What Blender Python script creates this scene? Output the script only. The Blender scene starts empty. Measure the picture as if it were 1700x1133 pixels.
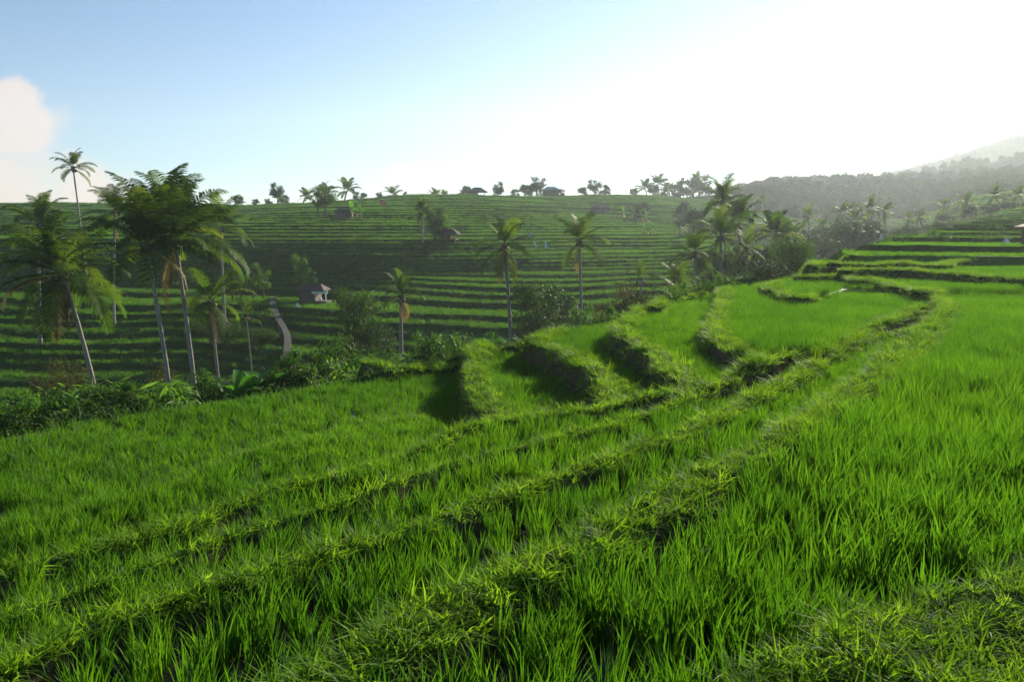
import bpy, math, random
import numpy as np
from mathutils import Vector, Matrix
scene = bpy.context.scene
col = scene.collection
rng = np.random.default_rng(7)
random.seed(7)

# ---------------------------------------------------------------- camera
F = 1228.0                      # focal length in photo pixels (26 mm on 36 mm)
YH = 380.0                      # eye level row in the photo
TH = math.atan((566.5 - YH) / F)
cam = bpy.data.cameras.new('camera')
cam.sensor_width = 36; cam.lens = F / 1700 * 36
cam.clip_start = 0.05; cam.clip_end = 8000
cam_o = bpy.data.objects.new('camera', cam); col.objects.link(cam_o)
cam_o.location = (0, 0, 0); cam_o.rotation_euler = (math.pi / 2 - TH, 0, 0)
scene.camera = cam_o
# ---------------------------------------------------------------- light
SUN_AZ, SUN_EL = math.radians(34), math.radians(21)
vs = scene.view_settings
scene.display_settings.display_device = 'sRGB'
vs.view_transform = 'Standard'; vs.look = 'None'; vs.gamma = 1; vs.exposure = 1.15
world = bpy.data.worlds.new('World'); scene.world = world; world.use_nodes = True
wn, wl = world.node_tree.nodes, world.node_tree.links
wn.clear()
def nd(t, nodes, **kw):
    n = nodes.new(t)
    for k, v in kw.items(): setattr(n, k, v)
    return n
sky = nd('ShaderNodeTexSky', wn, sky_type='NISHITA', sun_disc=False, sun_elevation=SUN_EL, sun_rotation=SUN_AZ,
         air_density=1.0, dust_density=0.05, ozone_density=3.0, altitude=600)
def math_node(nodes, links, op, a, b=None, c=None, clamp=False):
    n = nd('ShaderNodeMath', nodes, operation=op, use_clamp=clamp)
    for i, v in enumerate((a, b, c)):
        if v is None: continue
        if isinstance(v, (int, float)): n.inputs[i].default_value = v
        else: links.new(v, n.inputs[i])
    return n.outputs[0]
def wm(op, a, b=None, c=None, clamp=False): return math_node(wn, wl, op, a, b, c, clamp)
tc = nd('ShaderNodeTexCoord', wn)
sep = nd('ShaderNodeSeparateXYZ', wn); wl.new(tc.outputs['Generated'], sep.inputs[0])
ysafe = wm('MAXIMUM', sep.outputs[1], 0.05)
cu = wm('DIVIDE', sep.outputs[0], ysafe); cv = wm('DIVIDE', sep.outputs[2], ysafe)
comb = nd('ShaderNodeCombineXYZ', wn); wl.new(cu, comb.inputs[0]); wl.new(cv, comb.inputs[1])
def cloud_noise(scale, detail):
    n = nd('ShaderNodeTexNoise', wn); n.inputs['Scale'].default_value = scale; n.inputs['Detail'].default_value = detail
    n.inputs['Roughness'].default_value = 0.55; wl.new(comb.outputs[0], n.inputs['Vector']); return n.outputs[0]
nz = cloud_noise(11.0, 8.0)
def blob(u0, v0, ru, rv, amp):
    a = wm('DIVIDE', wm('SUBTRACT', cu, u0), ru); b = wm('DIVIDE', wm('SUBTRACT', cv, v0), rv)
    r2 = wm('ADD', wm('MULTIPLY', a, a), wm('MULTIPLY', b, b))
    return wm('MULTIPLY', wm('SUBTRACT', 1.0, r2), amp)
# one cumulus on the left, a low bank under it, faint wisps along the horizon
b1 = blob(-0.72, 0.135, 0.155, 0.066, 1.0)
b2 = blob(-0.64, 0.175, 0.045, 0.030, 0.8)
b3 = blob(-0.76, 0.05, 0.32, 0.075, 0.9)
b4 = blob(-0.14, 0.065, 0.085, 0.035, 0.35)
mx = wm('MAXIMUM', wm('MAXIMUM', b1, b2), wm('MAXIMUM', b3, b4))
dens = wm('ADD', mx, wm('MULTIPLY', wm('SUBTRACT', nz, 0.55), 2.2))
mr = nd('ShaderNodeMapRange', wn, interpolation_type='SMOOTHSTEP')
wl.new(dens, mr.inputs[0]); mr.inputs[1].default_value = 0.0; mr.inputs[2].default_value = 0.6
front = wm('GREATER_THAN', sep.outputs[1], 0.2)
cmask = wm('MULTIPLY', wm('MULTIPLY', mr.outputs[0], front), 0.85)
cmix = nd('ShaderNodeMix', wn, data_type='RGBA')
wl.new(cmask, cmix.inputs[0]); hsv = nd('ShaderNodeHueSaturation', wn); hsv.inputs['Saturation'].default_value = 1.12; wl.new(sky.outputs[0], hsv.inputs['Color']); wl.new(hsv.outputs[0], cmix.inputs[6]); cmix.inputs[7].default_value = (7.0, 5.7, 5.1, 1)
bg = nd('ShaderNodeBackground', wn); wl.new(cmix.outputs[2], bg.inputs[0]); bg.inputs[1].default_value = 0.062
wo = nd('ShaderNodeOutputWorld', wn); wl.new(bg.outputs[0], wo.inputs[0])
sunv = Vector((math.sin(SUN_AZ) * math.cos(SUN_EL), math.cos(SUN_AZ) * math.cos(SUN_EL), math.sin(SUN_EL)))
sl = bpy.data.lights.new('sun', 'SUN'); sl.energy = 5.0; sl.angle = math.radians(0.5); sl.color = (1, 0.90, 0.74)
so = bpy.data.objects.new('sun', sl); col.objects.link(so); so.rotation_euler = sunv.to_track_quat('Z', 'Y').to_euler()
so.location = sunv * 400
scene.cycles.use_denoising = True
scene.cycles.max_bounces = 8; scene.cycles.transparent_max_bounces = 8
scene.cycles.volume_bounces = 1; scene.cycles.transmission_bounces = 6

# ---------------------------------------------------------------- helpers: pixels, noise
def ray(px, py):
    X = (px - 850.0) / F; U = -(py - 566.5) / F
    return X, math.cos(TH) + U * math.sin(TH), -math.sin(TH) + U * math.cos(TH)
def at_z(px, py, z):
    dx, dy, dz = ray(px, py); t = z / dz
    return np.array([dx * t, dy * t, z])
def at_y(px, py, y):
    dx, dy, dz = ray(px, py); t = y / dy
    return np.array([dx * t, y, dz * t])
def ucol(px, py=440): dx, dy, dz = ray(px, py); return dx / dy

def _hash(ix, iy, seed):
    h = (ix.astype(np.int64) * 374761393 + iy.astype(np.int64) * 668265263 + seed * 144665) & 0x7fffffff
    h = ((h ^ (h >> 13)) * 1274126177) & 0x7fffffff
    return ((h ^ (h >> 16)) & 0xffff) / 65535.0
def vnoise(x, y, seed=0):
    ix, iy = np.floor(x), np.floor(y); fx, fy = x - ix, y - iy
    fx = fx * fx * (3 - 2 * fx); fy = fy * fy * (3 - 2 * fy)
    a, b = _hash(ix, iy, seed), _hash(ix + 1, iy, seed); c, d = _hash(ix, iy + 1, seed), _hash(ix + 1, iy + 1, seed)
    return (a + (b - a) * fx) * (1 - fy) + (c + (d - c) * fx) * fy - 0.5
def fbm(x, y, seed=0, octv=4):
    s, a = 0, 1.0
    for k in range(octv):
        s = s + a * vnoise(x * 2 ** k, y * 2 ** k, seed + k * 17); a *= 0.5
    return s
def sstep(a, b, x):
    t = np.clip((x - a) / (b - a), 0, 1); return t * t * (3 - 2 * t)

# ---------------------------------------------------------------- foreground terraces: bund lines traced to the ground
S = 1.3
def line(z, pts, dx=0, up=0.0):
    out = []
    for i, p in enumerate(pts):
        zz = p[2] if len(p) > 2 else (z if not isinstance(z, tuple) else z[0] + (z[1] - z[0]) * i / (len(pts) - 1))
        q = at_z(p[0] + dx, p[1], zz * S + up * (1 - min(max((p[0] - 1080) / 150, 0), 1))); q[2] = zz * S; out.append(q)
    return np.array(out)
bund1 = line(-1.62, [(100, 1400), (330, 1240), (560, 1125), (680, 1060), (790, 1000), (900, 940), (1000, 890), (1100, 840), (1200, 785), (1330, 712), (1420, 650), (1490, 600), (1535, 556), (1575, 518), (1562, 500), (1548, 488)])
bund2 = line(-1.86, [(-300, 1300), (-60, 1160), (100, 1062), (170, 1037), (320, 997), (450, 952), (565, 917), (675, 885), (750, 860), (860, 820), (1000, 772), (1100, 735), (1200, 690), (1330, 622), (1400, 582), (1450, 560), (1520, 552), (1545, 540)])
bund25 = line(-2.0, [(-300, 1130), (0, 1030), (200, 955), (445, 868), (600, 826), (700, 788), (850, 748), (1000, 714), (1060, 695), (1123, 670), (1190, 650), (1245, 618)])
bund3 = line(-2.15, [(-300, 1040), (0, 955), (115, 925), (280, 885), (370, 845), (530, 800), (650, 765), (730, 735), (801, 702), (900, 692), (1007, 678, -2.12), (1085, 659, -2.05), (1182, 645, -1.95), (1240, 610, -1.86), (1300, 592, -1.84), (1390, 578, -1.8), (1430, 552, -1.78), (1480, 532, -1.76), (1530, 512, -1.74)])
bund4 = line(-2.93, [(-300, 930), (0, 878), (150, 843), (265, 823), (370, 775), (450, 745), (565, 720), (625, 703), (700, 697)])
wall0 = line(-2.98, [(610, 602), (640, 608), (677, 613), (740, 612), (768, 600)])
wall1 = line(-2.62, [(790, 571), (782, 583), (786, 596), (780, 615), (784, 640), (797, 666), (828, 699)], dx=12)
wall2 = line(-2.28, [(900, 550), (866, 562), (867, 570), (910, 586), (953, 609), (985, 632), (1005, 655), (1003, 677)], dx=28)
wall3 = line(-1.98, [(1040, 512), (1008, 545), (1010, 553), (1038, 569), (1081, 598), (1104, 620), (1125, 633), (1160, 640)], dx=26)
wall4 = line(-1.80, [(1190, 480), (1188, 500), (1182, 525), (1171, 545), (1178, 560), (1200, 577), (1232, 590, -1.86)], dx=16)
wall5 = line(-1.62, [(1295, 468), (1272, 478), (1300, 487), (1325, 495), (1347, 491)])
wall6 = line(-1.55, [(1332, 460), (1395, 460), (1424, 466), (1449, 467), (1490, 475), (1525, 483), (1548, 486)])
wall7 = line(-1.33, [(1400, 449), (1427, 447), (1475, 448), (1519, 450), (1595, 455), (1652, 460), (1695, 464), (1900, 475)])
wall8 = line(-1.22, [(1345, 441), (1373, 437), (1443, 440), (1490, 437), (1560, 441), (1586, 434), (1697, 434), (1900, 440)])
wall45 = line(-1.88, [(1096, 497), (1093, 503), (1088, 510)])
wall46 = line(-1.80, [(1240, 606), (1275, 596)])
edge = line(-3.2, [(-500, 800), (-300, 762), (0, 716), (170, 682), (400, 650), (560, 626), (640, 602, -3.0), (700, 593, -3.0), (780, 577, -2.9), (850, 562, -2.6), (900, 549, -2.5), (960, 535, -2.42), (1010, 519, -2.3), (1080, 502, -2.1), (1150, 484, -1.95), (1220, 470, -1.8), (1270, 463, -1.7), (1335, 452, -1.5), (1350, 438, -1.25), (1413, 430, -1.15), (1500, 428, -1.12), (1600, 429, -1.12), (1800, 432, -1.12), (2200, 438, -1.12)], up=0.34)
cornerA = line(-1.5, [(1180, 1250), (1290, 1150), (1390, 1110), (1500, 1050), (1600, 1022), (1720, 975), (1900, 900)])
fgpoly = np.vstack([edge[:, :2], [[60, 20], [60, -12], [-60, -12], [-60, 8]]])
NEAR = np.array([[14, -10], [-30, -10]])
def reg(ln, close): return np.vstack([ln[:, :2], close])
far_right = lambda ln: np.array([[70, 60], [70, 2]])
px2 = lambda l, z: np.array([at_z(p[0], p[1], z * S)[:2] for p in l])
regions = [   # (polygon, floor z), painted in order
    (reg(wall0, px2([(800, 575), (700, 585), (620, 592)], -2.98)), -3.06),
    (reg(wall1, px2([(900, 760), (1700, 700), (1900, 420), (900, 500)], -2.6)), -2.78),
    (reg(wall2, px2([(1100, 740), (1700, 700), (1900, 420), (1000, 470)], -2.3)), -2.42),
    (reg(wall3, px2([(1250, 700), (1700, 700), (1900, 420), (1060, 440)], -2.0)), -2.12),
    (reg(wall4, px2([(1300, 640), (1700, 700), (1900, 420), (1195, 440)], -1.85)), -1.93),
    (reg(wall5, px2([(1400, 478), (1560, 485), (1900, 420), (1300, 430)], -1.7)), -1.76),
    (reg(wall6, px2([(1700, 500), (1900, 470), (1900, 420), (1320, 430)], -1.6)), -1.68),
    (reg(wall7, px2([(1900, 420), (1400, 425)], -1.3)), -1.45),
    (reg(wall8, px2([(1900, 410), (1340, 425)], -1.2)), -1.33),
    (reg(bund4[::-1], np.array([[-30, -10], [14, -10]])), -2.98),
    (reg(bund3[::-1], np.array([[-30, -10], [60, -10], [60, 14]])), -2.32),
    (reg(bund25[::-1], np.array([[-30, -10], [60, -10], [60, 14]])), -2.17),
    (reg(bund2[::-1], np.array([[-30, -10], [60, -10], [60, 17]])), -2.02),
    (reg(bund1[::-1], np.array([[-10, -10], [60, -10], [60, 22]])), -1.80),
    (reg(cornerA[::-1], np.array([[-3, -10], [30, -10]])), -1.52),
]
bunds = [(bund1, .17), (bund2, .10), (bund25, .06), (bund3, .10), (bund4, .08), (wall0, .12), (wall1, .24), (wall2, .22),
         (wall3, .22), (wall4, .22), (wall5, .18), (wall6, .26), (wall7, .24), (wall8, .2), (wall45, .15), (wall46, .12), (cornerA, .15)]
def seg_dist(x, y, ln):
    best = np.full(x.shape, 1e9); bz = np.zeros(x.shape)
    for a, b in zip(ln[:-1], ln[1:]):
        d = b[:2] - a[:2]; L = max(d @ d, 1e-9)
        t = np.clip(((x - a[0]) * d[0] + (y - a[1]) * d[1]) / L, 0, 1)
        q = np.hypot(x - a[0] - t * d[0], y - a[1] - t * d[1])
        m = q < best; best[m] = q[m]; bz[m] = (a[2] + t * (b[2] - a[2]))[m]
    return best, bz
def inside(x, y, poly):
    r = np.zeros(x.shape, bool); n = len(poly)
    for i in range(n):
        x1, y1 = poly[i][:2]; x2, y2 = poly[(i + 1) % n][:2]
        if y1 == y2: continue
        r ^= ((y1 > y) != (y2 > y)) & (x < (x2 - x1) * (y - y1) / (y2 - y1) + x1)
    return r
def smooth_line(ln, n=5):
    """Catmull-Rom through the traced points so bunds curve as earth does."""
    P = np.vstack([2 * ln[0] - ln[1], ln, 2 * ln[-1] - ln[-2]]); out = []
    for i in range(1, len(P) - 2):
        for k in range(n):
            t = k / n; p0, p1, p2, p3 = P[i - 1:i + 3]
            out.append(0.5 * (2 * p1 + (p2 - p0) * t + (2 * p0 - 5 * p1 + 4 * p2 - p3) * t * t + (3 * p1 - p0 - 3 * p2 + p3) * t ** 3))
    out.append(ln[-1]); return np.array(out)
bunds = [(smooth_line(l, 3), w) for l, w in bunds]

# ---------------------------------------------------------------- far terrain: smooth relief along lines of sight
PROF = {
    -300: [(10, 'z', -4.5), (20, 'z', -5.6), (32, 'z', -9), (45, 'z', -13.6), (56, 'z', -12.6), (76, 'z', -8.1), (94, 472), (104, 400), (140, 375), (230, 343), (300, 'z', 8), (600, 'z', 4)],
    200: [(10, 'z', -4.5), (20, 'z', -5.6), (32, 'z', -9), (45, 'z', -13.6), (56, 'z', -12.6), (76, 'z', -8.0), (94, 472), (104, 400), (140, 375), (230, 344), (300, 'z', 8), (600, 'z', 4)],
    400: [(10, 'z', -4.5), (22, 'z', -5.8), (32, 'z', -8.6), (45, 'z', -12.8), (56, 'z', -11.9), (76, 'z', -7.9), (94, 472), (104, 400), (140, 372), (235, 341), (300, 'z', 8), (600, 'z', 4)],
    520: [(14, 'z', -4.8), (25, 'z', -6.2), (36, 'z', -9), (47, 'z', -11.6), (58, 'z', -10.6), (76, 'z', -7.5), (92, 472), (102, 400), (128, 372), (160, 356), (236, 333), (300, 'z', 8), (600, 'z', 4)],
    640: [(16, 'z', -4.8), (30, 'z', -6.8), (38, 'z', -9), (48, 'z', -11.2), (58, 'z', -10.4), (76, 'z', -7.3), (90, 472), (100, 402), (125, 372), (160, 355), (240, 330), (300, 'z', 9), (600, 'z', 5)],
    800: [(22, 'z', -4.5), (34, 'z', -6.8), (42, 'z', -9.2), (50, 'z', -10.2), (60, 'z', -9.2), (80, 'z', -6.6), (90, 455), (101, 406), (112, 396), (135, 370), (170, 350), (250, 329), (310, 'z', 10), (600, 'z', 6)],
    950: [(24, 'z', -4), (36, 'z', -6.2), (44, 'z', -8.8), (54, 'z', -9.6), (64, 'z', -8.6), (85, 'z', -5.9), (110, 415), (140, 385), (180, 360), (260, 326), (320, 'z', 11), (600, 'z', 7)],
    1080: [(28, 'z', -5.5), (42, 'z', -8.2), (55, 'z', -8.2), (70, 'z', -7.2), (88, 'z', -5.6), (115, 410), (150, 382), (190, 366), (280, 324), (350, 'z', 12), (600, 'z', 12)],
    1180: [(32, 'z', -4.5), (45, 'z', -7.4), (60, 'z', -7.6), (75, 'z', -7.0), (95, 'z', -5.6), (130, 408), (170, 388), (230, 365), (320, 324), (420, 'z', 17), (600, 'z', 18)],
    1300: [(36, 'z', -3), (45, 'z', -6), (60, 'z', -7.2), (100, 'z', -5.8), (150, 415), (220, 375), (300, 345), (420, 304), (600, 'z', 24)],
    1340: [(30, 'z', -1.7), (36, 'z', -1.6), (40, 'z', -1.7), (46, 'z', -3.6), (60, 'z', -6), (110, 'z', -6), (170, 'z', -4), (260, 372), (330, 342), (430, 303), (600, 'z', 26)],
    1400: [(30, 'z', -1.5), (34, 'z', -1.5), (41, 416), (47, 409), (53, 'z', -3.2), (60, 'z', -5.5), (110, 'z', -6), (180, 'z', -4), (260, 370), (330, 342), (430, 301), (600, 'z', 28)],
    1470: [(33, 'z', -1.45), (42, 411), (50, 399), (60, 388), (68, 'z', -3), (75, 'z', -5), (130, 'z', -5), (200, 'z', -2), (270, 368), (330, 342), (430, 300), (600, 'z', 30)],
    1540: [(33, 'z', -1.45), (42, 410), (55, 393), (63, 385), (74, 376), (86, 'z', -2), (130, 'z', -3), (200, 'z', 1), (300, 350), (430, 300), (600, 'z', 32)],
    1600: [(33, 'z', -1.45), (42, 410), (55, 390), (75, 371), (85, 366), (110, 'z', 0), (160, 'z', 3), (300, 'z', 13), (450, 290), (600, 'z', 35)],
    1700: [(33, 'z', -1.45), (42, 408), (55, 391), (75, 370), (100, 354), (130, 335), (160, 'z', 5), (300, 'z', 16), (450, 282), (600, 'z', 40)],
    2100: [(33, 'z', -1.45), (42, 406), (55, 389), (75, 368), (100, 352), (130, 330), (160, 'z', 6), (300, 'z', 18), (450, 278), (600, 'z', 44)],
}
NU, NY = 160, 260
UG = np.linspace(-1.3, 1.3, NU); LY = np.linspace(math.log(8), math.log(620), NY)
_cols, _tab = [], []
for k in sorted(PROF):
    ys, zs = [], []
    for e in PROF[k]:
        ys.append(math.log(e[0])); zs.append(e[2] if e[1] == 'z' else at_y(k, e[1], e[0])[2])
    _cols.append(ucol(k)); _tab.append(np.interp(LY, ys, zs))
_tab = np.array(_tab)
GRID = np.array([np.interp(UG, _cols, _tab[:, j]) for j in range(NY)]).T
def blur(a, n, ax):
    k = np.exp(-np.linspace(-2, 2, 2 * n + 1) ** 2); k /= k.sum()
    p = np.pad(a, [(n, n) if i == ax else (0, 0) for i in range(2)], mode='edge')
    return sum(k[i] * (p[i:i + a.shape[0], :] if ax == 0 else p[:, i:i + a.shape[1]]) for i in range(2 * n + 1))
GRID = blur(blur(GRID, 2, 0), 3, 1)
def h_smooth(x, y):
    yy = np.maximum(y, 8.5); u = np.clip(x / yy, -1.29, 1.29); ly = np.clip(np.log(yy), LY[0], LY[-1] - 1e-6)
    fu = (u - UG[0]) / (UG[1] - UG[0]); fy = (ly - LY[0]) / (LY[1] - LY[0])
    iu = np.clip(fu.astype(int), 0, NU - 2); iy = np.clip(fy.astype(int), 0, NY - 2); a = fu - iu; b = fy - iy
    h = (GRID[iu, iy] * (1 - a) + GRID[iu + 1, iy] * a) * (1 - b) + (GRID[iu, iy + 1] * (1 - a) + GRID[iu + 1, iy + 1] * a) * b
    amp = sstep(40, 75, y) * (1 - 0.75 * sstep(0.33, 0.4, u) * (1 - sstep(110, 150, y)))
    up = sstep(95, 140, y) * (1 - sstep(235, 300, y))
    h = h + up * (3.0 * vnoise(x / 62 + .3, y / 80, 31) + 1.6 * vnoise(x / 27, y / 38, 32)) * np.where(u > .3, .5, 1)
    low = sstep(48, 58, y) * (1 - sstep(84, 96, y)) * (u < .3)
    h = h + low * (1.5 * vnoise(x / 38 + .7, y / 60, 35) + 0.5 * vnoise(x / 14, y / 30, 36)) + sstep(48, 60, y) * np.where(u > .3, .15, 1) * 0.45 * vnoise(x / 8, y / 26, 37)
    h = h + amp * (1.1 * vnoise(x / 34, y / 34, 3) + 0.5 * vnoise(x / 13, y / 13, 5) + 0.22 * vnoise(x / 4.5, y / 4.5, 6))
    h = h + 0.12 * sstep(33, 40, y) * fbm(x / 5, y / 5, 12, 2)
    return h
_hk = np.array([-14, -6.5, -3.0, 3.0, 60]); _tk = np.array([-3.5 / 0.42 - 7.5 / 0.58, -3.5 / 0.42, 0, 6 / 0.50, 12 + 57 / 0.68])
def h_far(x, y):
    """terraced height, plus 0 = tread / 1 = bank"""
    h = h_smooth(x, y); g = np.hypot(h_smooth(x + .7, y) - h_smooth(x - .7, y), h_smooth(x, y + .7) - h_smooth(x, y - .7)) / 1.4
    u = x / np.maximum(y, 8)
    right = (u > 0.335) & (y < 108)
    hh = h + np.where(right, 0.05, 0.20) * np.sin(h * 2.9 + 1.5 * vnoise(x / 60, y / 60, 8))
    t = np.where(right, hh / 0.34 + 20, np.interp(hh, _hk, _tk) + 60)
    s = np.where(right, 0.34, np.where(h < -6.5, 0.58, np.where(h < -3, 0.42, np.where(h < 3, 0.50, 0.68))))
    w = np.clip((0.34 + 0.0022 * np.maximum(y - 60, 0)) * g / s, 0.03, 0.62)
    k = np.floor(t); f = t - k
    r = np.clip((f - (1 - w)) / w, 0, 1); r = r * r * (3 - 2 * r)
    tt = k + r
    lipw = np.clip(0.5 * g / s, 0.01, 0.2)
    lip = np.exp(-((f - lipw * 0.6) / (lipw * 0.6)) ** 2) * 0.08
    H = np.where(right, (tt - 20) * 0.34, np.interp(tt - 60, _tk, _hk)) + lip * (r <= 0)
    bank = ((f > 1 - w) | (f < lipw)).astype(float)
    steep = sstep(0.46, 0.62, g)
    H = H + (fbm(x / 1.3, y / 1.3, 33, 3) * 0.25) * np.maximum(steep, bank * 0.3)
    wild = (y > 330) | ((u > 0.30) & (y > 95) & (y < 260)) & (h < 0.5) | ((y < 47) & (u < 0.30))
    bank = np.maximum(bank, np.maximum(steep > .5, wild))
    return H, bank, wild, g
def fields(x, y):
    """H, kind: 0 paddy floor, 1 grassy bank, 2 wild ground, 3 water; and the distance to the nearest bund"""
    x = np.asarray(x, float); y = np.asarray(y, float)
    H, bank, wild, g = h_far(x, y); kind = np.where(wild, 2.0, bank)
    db = np.full(x.shape, 9.0)
    m = (y < 50) & (np.abs(x) < 90)
    if m.any():
        X, Y = x[m], y[m]
        wx = X + 0.10 * vnoise(X * 1.3, Y * 1.3, 41) + 0.05 * vnoise(X * 4, Y * 4, 42); wy = Y + 0.10 * vnoise(X * 1.3, Y * 1.3, 43) + 0.05 * vnoise(X * 4, Y * 4, 44)
        z = np.full(X.shape, -3.2 * S)
        for poly, zz in regions: z[inside(wx, wy, poly)] = zz * S
        isA = inside(wx, wy, regions[-1][0])
        fg = inside(wx, wy, fgpoly)
        z = np.where(fg, z, H[m]); kd = np.where(fg, 0.0, kind[m])
        kd[isA & fg] = 1; dd = np.full(X.shape, 9.0); dd[isA & fg] = 0
        lump = 0.05 * fbm(X * 1.1, Y * 1.1, 51, 3) + 0.03 * vnoise(X * 5, Y * 5, 52)
        z = z + np.where(fg, 0.02 * vnoise(X * 3, Y * 3, 53), 0) + np.where(isA & fg, lump, 0)
        for ln, w in bunds:
            d, bz = seg_dist(wx, wy, ln)
            top = bz + lump * .8 - 2.8 * np.maximum(0, d - w * (1 + 0.8 * vnoise(X, Y, 54)))
            on = top > z
            z = np.where(on, top, z); kd = np.where(on, 1.0, kd)
            dd = np.minimum(dd, d - w)
        d, bz = seg_dist(wx, wy, edge_s)
        top = bz + 0.12 + lump - 1.1 * np.maximum(0, d - 0.25) - np.where(fg, 2 * d, 0)
        top = np.where(Y > 33, top - 3 * (X / np.maximum(Y, 8) > 0.33), top)
        on = top > z
        z = np.where(on, top, z); kd = np.where(on, np.where(fg, 1.0, 2.0), kd); dd = np.minimum(dd, np.where(on, 0, d - .1))
        H = H.copy(); H[m] = z; kind[m] = kd; db[m] = dd
    return H, kind, db
edge_s = smooth_line(edge, 3)
def ground(x, y):
    h, k, d = fields(np.array([x]), np.array([y])); return float(h[0])
def hit(px, py, y0=2.0, y1=600.0):
    ys = np.geomspace(y0, y1, 3000); dx, dy, dz = ray(px, py); t = ys / dy
    h, k, d = fields(dx * t, ys)
    i = np.argmax(dz * t < h)
    if not (dz * t < h).any(): i = len(ys) - 1
    return np.array([dx * t[i], ys[i], h[i]])
# ---------------------------------------------------------------- materials
def new_mat(name):
    m = bpy.data.materials.new(name); m.use_nodes = True; m.node_tree.nodes.clear(); return m, m.node_tree.nodes, m.node_tree.links
def ramp_node(N, L, fac, stops):
    r = nd('ShaderNodeValToRGB', N); e = r.color_ramp.elements
    while len(e) < len(stops): e.new(0.5)
    for i, (p, c) in enumerate(stops): e[i].position = p; e[i].color = (*c, 1)
    L.new(fac, r.inputs[0]); return r.outputs[0]
def noise_out(N, L, scale, detail=4, rough=0.6, coord='Object', dist=0.0):
    t = nd('ShaderNodeTexCoord', N); n = nd('ShaderNodeTexNoise', N)
    n.inputs['Scale'].default_value = scale; n.inputs['Detail'].default_value = detail; n.inputs['Roughness'].default_value = rough
    n.inputs['Distortion'].default_value = dist
    if coord == 'World':
        g = nd('ShaderNodeNewGeometry', N); L.new(g.outputs['Position'], n.inputs['Vector'])
    else: L.new(t.outputs[coord], n.inputs['Vector'])
    return n.outputs[0]
def leaf_mat(name, cols, trans=0.5, rough=0.45, nscale=1.5, spec=0.35, tgain=(1.25, 1.35, 0.6)):
    """thin leaf: reflects a little, lets light through; cols = dark, mid, light natural variation"""
    m, N, L = new_mat(name)
    oi = nd('ShaderNodeObjectInfo', N); n1 = noise_out(N, L, nscale, 3, coord='World')
    f = math_node(N, L, 'ADD', math_node(N, L, 'MULTIPLY', oi.outputs['Random'], 0.45), math_node(N, L, 'MULTIPLY', n1, 0.85))
    f = math_node(N, L, 'SUBTRACT', f, 0.15)
    c = ramp_node(N, L, f, [(0.15, cols[0]), (0.5, cols[1]), (0.85, cols[2])])
    p = nd('ShaderNodeBsdfPrincipled', N); L.new(c, p.inputs['Base Color'])
    p.inputs['Roughness'].default_value = rough; p.inputs['Specular IOR Level'].default_value = spec
    tm = nd('ShaderNodeMix', N, data_type='RGBA', blend_type='MULTIPLY'); tm.inputs[0].default_value = 1
    L.new(c, tm.inputs[6]); tm.inputs[7].default_value = (*tgain, 1)
    t = nd('ShaderNodeBsdfTranslucent', N); L.new(tm.outputs[2], t.inputs[0])
    mx = nd('ShaderNodeMixShader', N); mx.inputs[0].default_value = trans
    L.new(p.outputs[0], mx.inputs[1]); L.new(t.outputs[0], mx.inputs[2])
    o = nd('ShaderNodeOutputMaterial', N); L.new(mx.outputs[0], o.inputs[0]); return m
def solid_mat(name, stops, scale=4.0, rough=0.85, bump=0.4, coord='Object', stretch=None, spec=0.3, bdist=0.02):
    m, N, L = new_mat(name)
    n = noise_out(N, L, scale, 6, coord=coord)
    if stretch:
        tx = [x for x in N if x.bl_idname == 'ShaderNodeTexNoise'][-1]; mp = nd('ShaderNodeMapping', N); mp.inputs['Scale'].default_value = stretch
        src = tx.inputs['Vector'].links[0].from_socket; L.new(src, mp.inputs[0]); L.new(mp.outputs[0], tx.inputs['Vector'])
    c = ramp_node(N, L, n, stops)
    p = nd('ShaderNodeBsdfPrincipled', N); L.new(c, p.inputs['Base Color']); p.inputs['Roughness'].default_value = rough
    p.inputs['Specular IOR Level'].default_value = spec
    b = nd('ShaderNodeBump', N); b.inputs['Strength'].default_value = bump; b.inputs['Distance'].default_value = bdist
    L.new(n, b.inputs['Height']); L.new(b.outputs[0], p.inputs['Normal'])
    o = nd('ShaderNodeOutputMaterial', N); L.new(p.outputs[0], o.inputs[0]); return m
M = {}
M['rice'] = leaf_mat('rice_leaf', [(0.032, 0.105, 0.008), (0.060, 0.168, 0.010), (0.105, 0.235, 0.014)], trans=0.55, rough=0.5, nscale=0.25, spec=0.2, tgain=(1.6, 1.5, 0.5))
M['rice_far'] = leaf_mat('rice_leaf_distant', [(0.04, 0.11, 0.010), (0.07, 0.165, 0.013), (0.10, 0.21, 0.018)], trans=0.5, rough=0.6, nscale=0.05, spec=0.1)
M['weed'] = leaf_mat('bund_grass', [(0.045, 0.11, 0.010), (0.10, 0.21, 0.018), (0.17, 0.30, 0.028)], trans=0.55, rough=0.6, spec=0.12, tgain=(1.7, 1.6, 0.5), nscale=0.8)
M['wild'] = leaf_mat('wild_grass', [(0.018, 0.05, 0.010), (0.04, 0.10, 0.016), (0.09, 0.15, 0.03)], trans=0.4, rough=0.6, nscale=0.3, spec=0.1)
M['palm'] = leaf_mat('palm_leaflet', [(0.024, 0.060, 0.010), (0.045, 0.105, 0.014), (0.11, 0.165, 0.02)], trans=0.5, rough=0.6, nscale=0.5, spec=0.08, tgain=(1.7, 1.5, 0.5))
M['palm_dry'] = leaf_mat('dry_palm_leaflet', [(0.085, 0.07, 0.03), (0.16, 0.13, 0.05), (0.26, 0.21, 0.08)], trans=0.4, rough=0.6, nscale=0.8, tgain=(1.2, 1.0, 0.6))
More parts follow.
